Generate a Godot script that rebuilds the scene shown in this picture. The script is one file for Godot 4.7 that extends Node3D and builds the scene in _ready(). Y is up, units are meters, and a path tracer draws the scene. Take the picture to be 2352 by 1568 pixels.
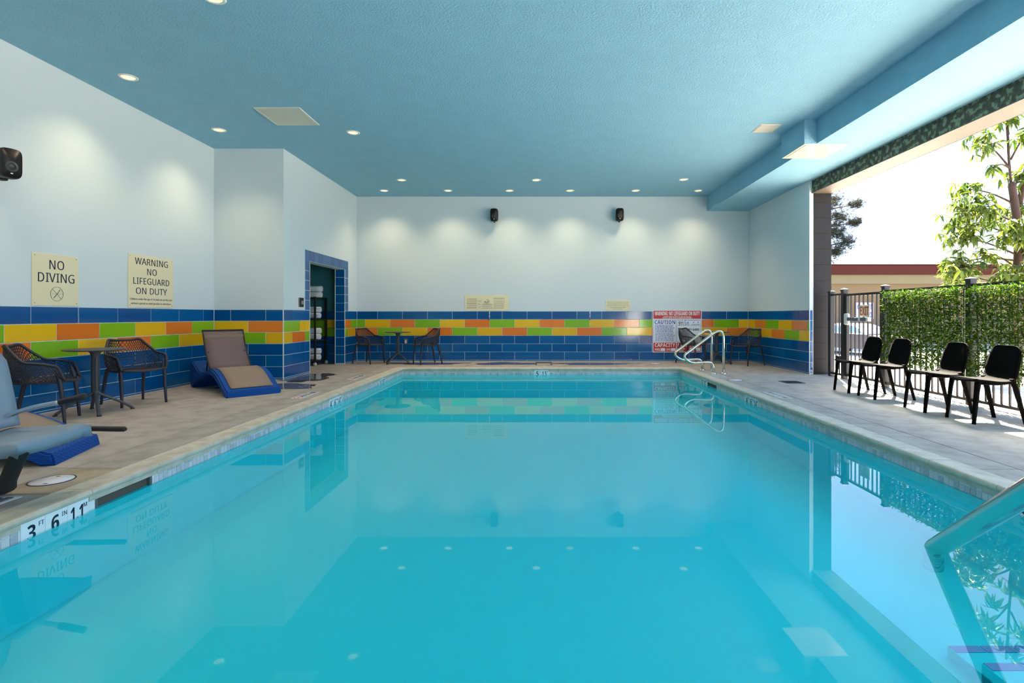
extends Node3D
# An indoor hotel pool, open on its right side. x to the right, y up, the camera looks along -z.
# Depths are written as positive distances Z from the camera (z = -Z).

const DECK := 0.0
const WATER := -0.138
const CEIL := 4.025
const PX_L := -2.87       # pool edges
const PX_R := 3.03
const PZ_N := 1.62
const PZ_F := 11.3
const WX_L := -5.65       # room walls
const WX_R := 5.144
const WZ_B := 13.0
const COLZ := 9.256       # front face of the projecting wall
const ALX := -4.438       # its side face
const TILE_TOP := 1.22
const ROW := 0.1985
const TW := 0.61

var M := {}
var cache := {}
var rng := RandomNumberGenerator.new()
var names := {}
var bold: SystemFont
var plain_font: SystemFont

func _ready() -> void:
	rng.seed = 7
	# ---- camera
	var cam := Camera3D.new()
	cam.name = "camera"
	cam.projection = Camera3D.PROJECTION_FRUSTUM
	cam.near = 0.05
	cam.far = 400.0
	cam.size = 1568.0 / 1220.0 * 0.05
	cam.frustum_offset = Vector2(-60.0 / 1220.0 * 0.05, -60.0 / 1220.0 * 0.05)
	cam.position = Vector3(0, 1.12, 0)
	add_child(cam)
	cam.current = true
	# ---- sky, sun, exposure
	var sky_mat := ProceduralSkyMaterial.new()
	sky_mat.sky_top_color = Color(0.60, 0.76, 1.0)
	sky_mat.sky_horizon_color = Color(0.86, 0.93, 1.0)
	sky_mat.sky_curve = 0.22
	sky_mat.ground_bottom_color = Color(0.5, 0.5, 0.48)
	sky_mat.ground_horizon_color = Color(0.75, 0.76, 0.76)
	sky_mat.sky_energy_multiplier = 1.0
	sky_mat.energy_multiplier = 3.0
	sky_mat.sun_angle_max = 40.0
	sky_mat.sun_curve = 0.22
	var env := Environment.new()
	env.background_mode = Environment.BG_SKY
	env.sky = Sky.new()
	env.sky.sky_material = sky_mat
	env.tonemap_mode = Environment.TONE_MAPPER_LINEAR
	env.tonemap_exposure = 1.4
	env.sdfgi_enabled = true
	env.ssao_enabled = true
	env.ssil_enabled = true
	var we := WorldEnvironment.new()
	we.name = "world_environment"
	we.environment = env
	add_child(we)
	var sun := DirectionalLight3D.new()
	sun.name = "sun"
	sun.light_energy = 20.0
	sun.light_color = Color(1.0, 0.95, 0.86)
	sun.light_angular_distance = 0.6
	sun.shadow_enabled = true
	sun.sky_mode = DirectionalLight3D.SKY_MODE_LIGHT_AND_SKY
	var to_sun := Vector3(0.39 * cos(deg_to_rad(50.6)), sin(deg_to_rad(50.6)), -0.92 * cos(deg_to_rad(50.6))).normalized()
	add_child(sun)
	sun.look_at_from_position(to_sun * 10.0, Vector3.ZERO, Vector3.UP)
	# ---- materials and fonts
	make_materials()
	# ---- large structure
	build_walls()
	build_ceiling()
	build_floor()
	build_pool()
	build_outside()
	# ---- things
	build_lights()
	build_signs()
	build_fence()
	build_furniture()
	build_fittings()
	build_plants()

# ------------------------------------------------------------------ helpers
func V(x: float, y: float, depth: float) -> Vector3:
	return Vector3(x, y, -depth)

func numbered(called: String) -> String:
	if not names.has(called):
		names[called] = 0
		return called
	names[called] += 1
	return "%s_%03d" % [called, names[called]]

func tag(o: Node, label: String, category: String, group := "", kind := "") -> Node:
	if label != "":
		o.set_meta("label", label)
	if category != "":
		o.set_meta("category", category)
	if group != "":
		o.set_meta("group", group)
	if kind != "":
		o.set_meta("kind", kind)
	return o

func thing(called: String, label: String, category: String, at := Vector3.ZERO, turn := 0.0, group := "", kind := "") -> Node3D:
	var o := Node3D.new()
	o.name = numbered(called)
	o.position = at
	o.rotation.y = turn
	tag(o, label, category, group, kind)
	add_child(o, true)
	return o

func piece(called: String, mesh: Mesh, m: Material, parent: Node, xf := Transform3D.IDENTITY) -> MeshInstance3D:
	var o := MeshInstance3D.new()
	o.name = called if parent != self else numbered(called)
	o.mesh = mesh
	o.material_override = m
	o.transform = xf
	parent.add_child(o, true)
	return o

func begin(smooth := false) -> SurfaceTool:
	var st := SurfaceTool.new()
	st.begin(Mesh.PRIMITIVE_TRIANGLES)
	st.set_smooth_group(0 if smooth else -1)
	return st

func done(st: SurfaceTool) -> ArrayMesh:
	st.generate_normals()
	return st.commit()

func obj(called: String, st: SurfaceTool, m: Material, parent: Node = self) -> MeshInstance3D:
	return piece(called, done(st), m, parent)

func copy(o: Node3D, called: String, label: String, at: Vector3, turn: float, group := "") -> Node3D:
	var c: Node3D = o.duplicate()
	c.name = numbered(called)
	add_child(c, true)
	c.position = at
	c.rotation.y = turn
	c.set_meta("label", label)
	if group != "":
		c.set_meta("group", group)
	return c

# a triangle or quad seen anticlockwise from outside
func tri(st: SurfaceTool, a: Vector3, b: Vector3, c: Vector3) -> void:
	st.add_vertex(a); st.add_vertex(c); st.add_vertex(b)

func quad(st: SurfaceTool, a: Vector3, b: Vector3, c: Vector3, d: Vector3) -> void:
	tri(st, a, b, c); tri(st, a, c, d)

# the same, turned away from the point o
func tri_o(st: SurfaceTool, a: Vector3, b: Vector3, c: Vector3, o: Vector3) -> void:
	if (b - a).cross(c - a).dot((a + b + c) / 3.0 - o) >= 0.0:
		tri(st, a, b, c)
	else:
		tri(st, a, c, b)

func quad_o(st: SurfaceTool, a: Vector3, b: Vector3, c: Vector3, d: Vector3, o: Vector3) -> void:
	tri_o(st, a, b, c, o); tri_o(st, a, c, d, o)

func box(st: SurfaceTool, lo: Vector3, hi: Vector3, b := 0.0, xf := Transform3D.IDENTITY) -> void:
	var c := xf * ((lo + hi) / 2.0)
	var p := func(sx: int, sy: int, sz: int, ax: int) -> Vector3:
		var v := Vector3(lo.x if sx < 0 else hi.x, lo.y if sy < 0 else hi.y, lo.z if sz < 0 else hi.z)
		if b > 0.0:
			if ax != 0: v.x -= sx * b
			if ax != 1: v.y -= sy * b
			if ax != 2: v.z -= sz * b
		return xf * v
	for s in [-1, 1]:
		quad_o(st, p.call(s, -1, -1, 0), p.call(s, 1, -1, 0), p.call(s, 1, 1, 0), p.call(s, -1, 1, 0), c)
		quad_o(st, p.call(-1, s, -1, 1), p.call(1, s, -1, 1), p.call(1, s, 1, 1), p.call(-1, s, 1, 1), c)
		quad_o(st, p.call(-1, -1, s, 2), p.call(1, -1, s, 2), p.call(1, 1, s, 2), p.call(-1, 1, s, 2), c)
	if b > 0.0:
		for s in [-1, 1]:
			for t in [-1, 1]:
				quad_o(st, p.call(s, t, -1, 0), p.call(s, t, 1, 0), p.call(s, t, 1, 1), p.call(s, t, -1, 1), c)
				quad_o(st, p.call(s, -1, t, 0), p.call(s, 1, t, 0), p.call(s, 1, t, 2), p.call(s, -1, t, 2), c)
				quad_o(st, p.call(-1, s, t, 1), p.call(1, s, t, 1), p.call(1, s, t, 2), p.call(-1, s, t, 2), c)
				for u in [-1, 1]:
					tri_o(st, p.call(s, t, u, 0), p.call(s, t, u, 1), p.call(s, t, u, 2), c)

func box_mesh(size: Vector3, b := 0.0) -> ArrayMesh:
	var key := "box %.4f %.4f %.4f %.4f" % [size.x, size.y, size.z, b]
	if not cache.has(key):
		var st := begin()
		box(st, -size / 2.0, size / 2.0, b)
		cache[key] = done(st)
	return cache[key]

func cbox(called: String, parent: Node, m: Material, lo: Vector3, hi: Vector3, b := 0.0) -> MeshInstance3D:
	return piece(called, box_mesh((hi - lo).abs(), b), m, parent, Transform3D(Basis.IDENTITY, (lo + hi) / 2.0))

# a box between two corners given as x, y, depth
func wbox(called: String, parent: Node, m: Material, x0: float, x1: float, y0: float, y1: float, z0: float, z1: float, b := 0.0) -> MeshInstance3D:
	return cbox(called, parent, m, Vector3(x0, y0, -maxf(z0, z1)), Vector3(x1, y1, -minf(z0, z1)), b)

func tube(st: SurfaceTool, pts: Array, radii: Variant, sides := 10, closed := false, flat := 1.0) -> void:
	var n := pts.size()
	var rings := []
	var side := Vector3.ZERO
	for i in n:
		var a: Vector3 = pts[(i - 1 + n) % n] if closed or i > 0 else pts[i]
		var b: Vector3 = pts[(i + 1) % n] if closed or i < n - 1 else pts[i]
		var t := (b - a).normalized()
		if side == Vector3.ZERO:
			side = t.cross(Vector3.UP)
			if side.length() < 0.05:
				side = t.cross(Vector3.RIGHT)
		side = (side - t * side.dot(t)).normalized()
		var other := t.cross(side)
		var r: float = radii[i] if radii is Array else radii
		var ring := []
		for k in sides:
			var g := TAU * k / sides
			ring.append(pts[i] + side * cos(g) * r + other * sin(g) * r * flat)
		rings.append(ring)
	for i in (n if closed else n - 1):
		var A: Array = rings[i]
		var B: Array = rings[(i + 1) % n]
		for k in sides:
			var l := (k + 1) % sides
			quad(st, A[k], A[l], B[l], B[k])
	if not closed:
		for k in range(1, sides - 1):
			tri(st, rings[0][0], rings[0][k + 1], rings[0][k])
			tri(st, rings[n - 1][0], rings[n - 1][k], rings[n - 1][k + 1])

# points of a smooth path through the given ones
func smooth_path(pts: Array, per := 6, closed := false) -> Array:
	var out := []
	var n := pts.size()
	for i in (n if closed else n - 1):
		var p0: Vector3 = pts[(i - 1 + n) % n] if closed else pts[maxi(i - 1, 0)]
		var p1: Vector3 = pts[i]
		var p2: Vector3 = pts[(i + 1) % n]
		var p3: Vector3 = pts[(i + 2) % n] if closed else pts[mini(i + 2, n - 1)]
		for k in per:
			out.append(p1.cubic_interpolate(p2, p0, p3, float(k) / per))
	if not closed:
		out.append(pts[n - 1])
	return out

# a path of straight runs with rounded corners
func round_path(pts: Array, r: float, per := 7) -> Array:
	var out := [pts[0]]
	for i in range(1, pts.size() - 1):
		var a: Vector3 = pts[i - 1]
		var p: Vector3 = pts[i]
		var b: Vector3 = pts[i + 1]
		var d := minf(r, minf(p.distance_to(a), p.distance_to(b)) * 0.48)
		var s := p + (a - p).normalized() * d
		var e := p + (b - p).normalized() * d
		for k in per + 1:
			var t := float(k) / per
			out.append(s.lerp(p, t).lerp(p.lerp(e, t), t))
	out.append(pts[pts.size() - 1])
	return out

func lathe(st: SurfaceTool, prof: Array, segs := 24, xf := Transform3D.IDENTITY) -> void:
	# prof: Vector2(radius, height) from the bottom outside upwards
	for i in prof.size() - 1:
		var p: Vector2 = prof[i]
		var q: Vector2 = prof[i + 1]
		for k in segs:
			var g := TAU * k / segs
			var h := TAU * (k + 1) / segs
			var a := xf * Vector3(p.x * cos(g), p.y, -p.x * sin(g))
			var b := xf * Vector3(p.x * cos(h), p.y, -p.x * sin(h))
			var c := xf * Vector3(q.x * cos(h), q.y, -q.x * sin(h))
			var d := xf * Vector3(q.x * cos(g), q.y, -q.x * sin(g))
			if p.x > 0.0: tri(st, a, b, c) if q.x > 0.0 else tri(st, a, b, d)
			if q.x > 0.0: tri(st, a, c, d)

func prism(st: SurfaceTool, poly: PackedVector2Array, z0: float, z1: float, xf := Transform3D.IDENTITY) -> void:
	# poly in x, y; extruded along z
	var pts := poly.duplicate()
	if Geometry2D.is_polygon_clockwise(pts):
		pts.reverse()
	var idx := Geometry2D.triangulate_polygon(pts)
	for i in range(0, idx.size(), 3):
		var a := pts[idx[i]]; var b := pts[idx[i + 1]]; var c := pts[idx[i + 2]]
		if (b - a).cross(c - a) < 0.0:
			var t := b; b = c; c = t
		tri(st, xf * Vector3(a.x, a.y, z1), xf * Vector3(b.x, b.y, z1), xf * Vector3(c.x, c.y, z1))
		tri(st, xf * Vector3(a.x, a.y, z0), xf * Vector3(c.x, c.y, z0), xf * Vector3(b.x, b.y, z0))
	for i in pts.size():
		var a := pts[i]
		var b := pts[(i + 1) % pts.size()]
		quad(st, xf * Vector3(a.x, a.y, z1), xf * Vector3(a.x, a.y, z0), xf * Vector3(b.x, b.y, z0), xf * Vector3(b.x, b.y, z1))

# a sheet with thickness from a grid of points; front is where (du x dv) points
func sheet(st: SurfaceTool, g: Array, thick: float) -> void:
	var nu := g.size()
	var nv: int = g[0].size()
	var nn := []
	for i in nu:
		var row := []
		for j in nv:
			var du: Vector3 = g[mini(i + 1, nu - 1)][j] - g[maxi(i - 1, 0)][j]
			var dv: Vector3 = g[i][mini(j + 1, nv - 1)] - g[i][maxi(j - 1, 0)]
			row.append(g[i][j] - du.cross(dv).normalized() * thick)
		nn.append(row)
	for i in nu - 1:
		for j in nv - 1:
			quad(st, g[i][j], g[i + 1][j], g[i + 1][j + 1], g[i][j + 1])
			quad(st, nn[i][j], nn[i][j + 1], nn[i + 1][j + 1], nn[i + 1][j])
	for i in nu - 1:
		quad(st, g[i][0], nn[i][0], nn[i + 1][0], g[i + 1][0])
		quad(st, g[i][nv - 1], g[i + 1][nv - 1], nn[i + 1][nv - 1], nn[i][nv - 1])
	for j in nv - 1:
		quad(st, g[0][j], g[0][j + 1], nn[0][j + 1], nn[0][j])
		quad(st, g[nu - 1][j], nn[nu - 1][j], nn[nu - 1][j + 1], g[nu - 1][j + 1])

# lettering: string fitted into a box of w x h (w = 0 keeps the font's own width); xf puts its centre and faces +z
func letters(parent: Node, string: String, h: float, w: float, m: Material, xf: Transform3D, font: Font = null, called := "lettering") -> MeshInstance3D:
	var t := TextMesh.new()
	t.text = string
	t.font = font if font else bold
	t.font_size = 64
	t.pixel_size = 0.01
	t.depth = 0.02
	t.curve_step = 3.0
	var bb := t.get_aabb()
	var sy := h / bb.size.y
	var sx := w / bb.size.x if w > 0.0 else sy
	var c := bb.get_center()
	return piece(called, t, m, parent, xf * Transform3D(Basis.from_scale(Vector3(sx, sy, 0.08)), Vector3(-c.x * sx, -c.y * sy, -c.z * 0.08)))

# ------------------------------------------------------------------ materials
func noise(freq: float, octaves := 4, size := 512, ramp: Gradient = null, type := FastNoiseLite.TYPE_SIMPLEX_SMOOTH) -> NoiseTexture2D:
	var n := FastNoiseLite.new()
	n.noise_type = type
	n.frequency = freq
	n.fractal_octaves = octaves
	n.seed = int(freq * 1000.0) + octaves
	var t := NoiseTexture2D.new()
	t.width = size
	t.height = size
	t.seamless = true
	t.noise = n
	if ramp:
		t.color_ramp = ramp
	return t

func ramp(stops: Array) -> Gradient:
	var g := Gradient.new()
	g.offsets = PackedFloat32Array(stops.map(func(s): return s[0]))
	g.colors = PackedColorArray(stops.map(func(s): return s[1]))
	return g

func mat(c: Color, rough := 0.6, metal := 0.0) -> StandardMaterial3D:
	var m := StandardMaterial3D.new()
	m.albedo_color = c
	m.roughness = rough
	m.metallic = metal
	return m

func triplanar(m: StandardMaterial3D, scale: float) -> StandardMaterial3D:
	m.uv1_triplanar = true
	m.uv1_world_triplanar = true
	m.uv1_scale = Vector3.ONE * scale
	return m

func rgb(r: int, g: int, b: int) -> Color:
	return Color(r / 255.0, g / 255.0, b / 255.0)

func make_materials() -> void:
	bold = SystemFont.new()
	bold.font_names = PackedStringArray(["Droid Sans"])
	bold.font_weight = 700
	plain_font = SystemFont.new()
	plain_font.font_names = PackedStringArray(["Droid Sans"])
	var stucco := noise(0.09, 3)
	var mottle := noise(0.006, 4, 512, ramp([[0.25, Color(0.985, 0.985, 0.985)], [0.75, Color(1, 1, 1)]]))
	M.wall = triplanar(mat(rgb(212, 225, 230), 0.8), 0.9)
	M.wall.heightmap_enabled = false
	M.wall.heightmap_texture = stucco
	M.wall.heightmap_scale = 0.10
	M.ceiling = triplanar(mat(rgb(144, 195, 220), 0.85), 0.7)
	M.ceiling.heightmap_enabled = true
	M.ceiling.heightmap_texture = stucco
	M.ceiling.heightmap_scale = 0.4
	M.ceiling.albedo_texture = mottle
	M.teal_wall = triplanar(mat(rgb(60, 125, 135), 0.8), 1.0)
	# concrete deck: three tones
	var grain := noise(0.006, 6, 1024, ramp([[0.15, Color(0.88, 0.87, 0.85)], [0.5, Color(0.95, 0.945, 0.94)], [0.85, Color(1, 1, 1)]]))
	var fine := noise(0.09, 3)
	var tones := [rgb(172, 164, 158), rgb(176, 168, 161), rgb(168, 159, 151)]
	for i in 3:
		var m := triplanar(mat(tones[i], 0.7), 0.55)
		m.albedo_texture = grain
		M["concrete_%d" % i] = m
	M.joint = mat(rgb(92, 84, 76), 0.9)
	M.coping = triplanar(mat(rgb(212, 202, 186), 0.6), 0.9)
	M.coping.albedo_texture = grain
	M.skimmer_slab = triplanar(mat(rgb(182, 165, 142), 0.7), 0.55)
	M.skimmer_slab.albedo_texture = grain
	# glazed tiles
	var sets := {
		"blue": [rgb(0, 86, 152), rgb(0, 80, 146), rgb(2, 92, 156)],
		"yellow": [rgb(238, 188, 22), rgb(233, 182, 26), rgb(242, 194, 34)],
		"orange": [rgb(232, 124, 40), rgb(228, 118, 36), rgb(236, 132, 50)],
		"green": [rgb(132, 186, 28), rgb(126, 180, 24), rgb(138, 192, 36)],
	}
	for k in sets:
		for i in 3:
			var m := mat(sets[k][i], 0.09)
			M["tile_%s_%d" % [k, i]] = m
	M.grout = mat(rgb(236, 238, 240), 0.85)
	# pool
	M.shell = mat(rgb(12, 220, 232), 0.8)
	M.water = mat(Color(0.01, 0.80, 0.92, 0.2), 0.0)
	M.water.transparency = BaseMaterial3D.TRANSPARENCY_ALPHA
	M.water.metallic_specular = 0.38
	for i in 4:
		M["band_%d" % i] = mat([rgb(196, 196, 204), rgb(208, 206, 214), rgb(180, 182, 192), rgb(216, 212, 218)][i], 0.3)
	M.marker = mat(rgb(240, 244, 248), 0.25)
	M.navy = mat(rgb(10, 20, 55), 0.4)
	M.nosing = mat(rgb(10, 70, 160), 0.3)
	M.skimmer = triplanar(mat(rgb(95, 100, 104), 0.6), 2.0)
	# stone of the column and lintel
	var vein := noise(0.008, 3, 512, ramp([[0.0, Color(0.92, 0.92, 0.92)], [0.47, Color(0.95, 0.95, 0.95)], [0.5, Color(1.5, 1.45, 1.4)], [0.53, Color(0.95, 0.95, 0.95)], [1.0, Color(1, 1, 1)]]))
	M.stone = triplanar(mat(rgb(42, 40, 41), 0.6), 0.8)
	M.stone.metallic_specular = 0.3
	M.stone.albedo_texture = vein
	M.lintel_stone = triplanar(mat(rgb(102, 90, 78), 0.5), 0.8)
	M.lintel_stone.albedo_texture = vein
	var stains := noise(0.018, 6, 512, ramp([[0.0, rgb(48, 52, 46)], [0.40, rgb(72, 72, 62)], [0.55, rgb(80, 82, 70)], [0.62, rgb(120, 130, 106)], [0.76, rgb(132, 142, 118)], [0.82, rgb(92, 146, 148)], [1.0, rgb(84, 140, 146)]]))
	M.stained = triplanar(mat(Color.WHITE, 0.8), 0.9)
	M.stained.albedo_texture = stains
	# metal, plastic, fabric
	M.steel = mat(rgb(214, 208, 196), 0.16, 1.0)
	M.black_metal = mat(rgb(26, 26, 28), 0.45)
	M.black_plastic = mat(rgb(12, 12, 13), 0.85)
	M.black_plastic.metallic_specular = 0.18
	M.speaker_black = mat(rgb(20, 20, 22), 0.45)
	M.dark_plastic = mat(rgb(42, 42, 56), 0.5)
	M.table_top = mat(rgb(70, 72, 80), 0.4)
	M.white = mat(rgb(240, 240, 238), 0.5)
	M.cream = mat(rgb(236, 226, 190), 0.5)
	M.panel = mat(rgb(236, 226, 208), 0.12)
	M.grille = mat(rgb(226, 224, 214), 0.5)
	M.dark = mat(rgb(16, 17, 20), 0.7)
	M.print = mat(rgb(28, 30, 58), 0.6)
	M.print_grey = mat(rgb(120, 116, 100), 0.7)
	M.red = mat(rgb(196, 24, 32), 0.4)
	M.sign_white = mat(rgb(232, 238, 248), 0.35)
	M.sign_blue = mat(rgb(34, 56, 150), 0.5)
	M.towel = triplanar(mat(rgb(244, 243, 246), 0.95), 6.0)
	M.towel.heightmap_enabled = true
	M.towel.heightmap_texture = fine
	M.towel.heightmap_scale = 0.5
	M.grate = mat(rgb(34, 44, 58), 0.5)
	M.lid = mat(rgb(232, 230, 236), 0.4)
	M.puddle = mat(Color(0.13, 0.115, 0.10, 0.45), 0.02)
	M.puddle.transparency = BaseMaterial3D.TRANSPARENCY_ALPHA
	var weave := weave_image()
	M.wicker = triplanar(mat(rgb(0, 70, 150), 0.5), 9.0)
	M.wicker.metallic_specular = 0.3
	M.wicker.uv1_world_triplanar = false
	M.wicker.heightmap_enabled = true
	M.wicker.heightmap_texture = weave
	M.wicker.heightmap_scale = 0.5
	M.sling = triplanar(mat(rgb(142, 122, 106), 0.75), 30.0)
	M.sling.uv1_world_triplanar = false
	M.sling.heightmap_enabled = true
	M.sling.heightmap_texture = weave
	M.sling.heightmap_scale = 0.06
	M.sling_clear = mat(Color(0.50, 0.42, 0.42, 0.74), 0.8)
	M.sling_clear.transparency = BaseMaterial3D.TRANSPARENCY_ALPHA
	M.lift_grey = triplanar(mat(rgb(128, 146, 164), 0.5), 3.0)
	M.lift_grey.heightmap_enabled = true
	M.lift_grey.heightmap_texture = fine
	M.lift_grey.heightmap_scale = 0.05
	M.chrome = mat(rgb(226, 228, 230), 0.08, 1.0)
	M.grip = mat(rgb(30, 26, 32), 0.6)
	M.bar_grey = mat(rgb(104, 110, 120), 0.35, 0.6)
	# outside
	M.pavement = triplanar(mat(rgb(222, 218, 210), 0.9), 0.4)
	M.pavement.albedo_texture = grain
	M.asphalt = triplanar(mat(rgb(172, 169, 165), 0.95), 0.3)
	M.asphalt.albedo_texture = grain
	M.stucco_tan = triplanar(mat(rgb(98, 80, 54), 0.9), 0.8)
	M.stucco_light = mat(rgb(98, 89, 64), 0.9)
	M.stucco_base = mat(rgb(90, 74, 62), 0.9)
	M.fascia = mat(rgb(62, 30, 24), 0.8)
	M.fascia.metallic_specular = 0.2
	M.bark = triplanar(mat(rgb(70, 50, 38), 0.9), 3.0)
	M.bark.albedo_texture = grain
	M.car_paint = mat(rgb(52, 48, 52), 0.35, 0.2)
	M.car_glass = mat(rgb(120, 140, 160), 0.05, 0.3)
	M.tyre = mat(rgb(24, 24, 26), 0.8)
	M.headlight = mat(rgb(230, 225, 210), 0.1, 0.5)
	M.leaf = mat(Color.WHITE, 0.45)
	M.leaf.vertex_color_use_as_albedo = true
	M.leaf.backlight_enabled = true
	M.leaf.backlight = Color(0.75, 0.8, 0.3)
	M.hedge_leaf = mat(Color.WHITE, 0.7)
	M.hedge_leaf.metallic_specular = 0.2
	M.hedge_leaf.vertex_color_use_as_albedo = true
	M.hedge_leaf.backlight_enabled = true
	M.hedge_leaf.backlight = Color(0.6, 0.7, 0.25)
	for i in 3:
		var m := mat([rgb(76, 106, 22), rgb(58, 88, 18), rgb(98, 122, 28)][i], 0.4)
		m.backlight_enabled = true
		m.backlight = Color(0.75, 0.8, 0.3)
		M["leaf_%d" % i] = m
	M.needle = mat(rgb(70, 82, 48), 0.8)
	M.glow = mat(rgb(255, 240, 214), 0.4)
	M.glow.emission_enabled = true
	M.glow.emission = Color(1.0, 0.86, 0.62)
	M.glow.emission_energy_multiplier = 1.0
	M.can = mat(rgb(236, 214, 186), 0.3)

func weave_image() -> ImageTexture:
	var n := 64
	var im := Image.create_empty(n, n, false, Image.FORMAT_RGB8)
	for y in n:
		for x in n:
			var cx := x / 16
			var cy := y / 8
			var u := (x % 16) / 16.0
			var v := (y % 8) / 8.0
			var h := sin(v * PI) * (0.55 + 0.45 * sin(u * PI)) if (cx + cy) % 2 == 0 else sin(v * PI) * 0.45
			im.set_pixel(x, y, Color(h, h, h))
	return ImageTexture.create_from_image(im)

# ------------------------------------------------------------------ walls
# a wall's own frame: x along it, y up, z out of it
func frame(kind: String) -> Transform3D:
	match kind:
		"left": return Transform3D(Basis(Vector3.UP, PI / 2), Vector3(WX_L, 0, 0))
		"alcove": return Transform3D(Basis(Vector3.UP, PI / 2), Vector3(ALX, 0, 0))
		"column": return Transform3D(Basis.IDENTITY, V(0, 0, COLZ))
		"back": return Transform3D(Basis.IDENTITY, V(0, 0, WZ_B))
		"right": return Transform3D(Basis(Vector3.UP, -PI / 2), Vector3(WX_R, 0, 0))
	return Transform3D.IDENTITY

const CYCLE := ["yellow", "orange", "green"]

func tile_at(parent: Node, T: Transform3D, x0: float, x1: float, y0: float, y1: float, color: String) -> void:
	var g := 0.0042
	var w := x1 - x0 - 2 * g
	var h := y1 - y0 - 2 * g
	if w < 0.012:
		return
	var mesh := box_mesh(Vector3(w, h, 0.008), 0.0015)
	var at := Vector3((x0 + x1) / 2, (y0 + y1) / 2, 0.001)
	piece("tile", mesh, M["tile_%s_%d" % [color, rng.randi() % 3]], parent, T * Transform3D(Basis(Vector3(1, 0, 0), rng.randf_range(-0.0012, 0.0012)).rotated(Vector3.UP, rng.randf_range(-0.0012, 0.0012)), at))

func tile_run(parent: Node, T: Transform3D, a: float, b: float, joint: float, first: int, row: int) -> void:
	# tiles between a and b with a joint at «joint»; the tile right of it has colour «first» of the cycle, rows 1 and 2 coloured
	var y1 := TILE_TOP - row * ROW
	var k := int(floor((a - joint) / TW + 0.0001))
	while joint + k * TW < b - 0.001:
		var x0 := maxf(a, joint + k * TW)
		var x1 := minf(b, joint + (k + 1) * TW)
		var color: String = CYCLE[posmod(first + k, 3)] if row in [1, 2] else "blue"
		tile_at(parent, T, x0, x1, y1 - ROW, y1, color)
		k += 1

func base_strip(parent: Node, T: Transform3D, a: float, b: float, joint: float) -> void:
	var k := int(floor((a - joint) / TW))
	while joint + k * TW < b - 0.001:
		tile_at(parent, T, maxf(a, joint + k * TW), minf(b, joint + (k + 1) * TW), 0.004, TILE_TOP - 6 * ROW, "blue")
		k += 1

func rows(parent: Node, T: Transform3D, a: float, b: float, j1: float, c1: int, j2: float, c2: int) -> void:
	# odd rows take the joint j1, even rows j2; c1, c2 colour rows 1 and 2
	for r in 6:
		tile_run(parent, T, a, b, j1 if r % 2 == 1 else j2, c1 if r % 2 == 1 else c2, r)
	base_strip(parent, T, a, b, j2)

func wall(called: String, label: String) -> Node3D:
	return thing(called, label, "wall", Vector3.ZERO, 0.0, "", "structure")

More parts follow.
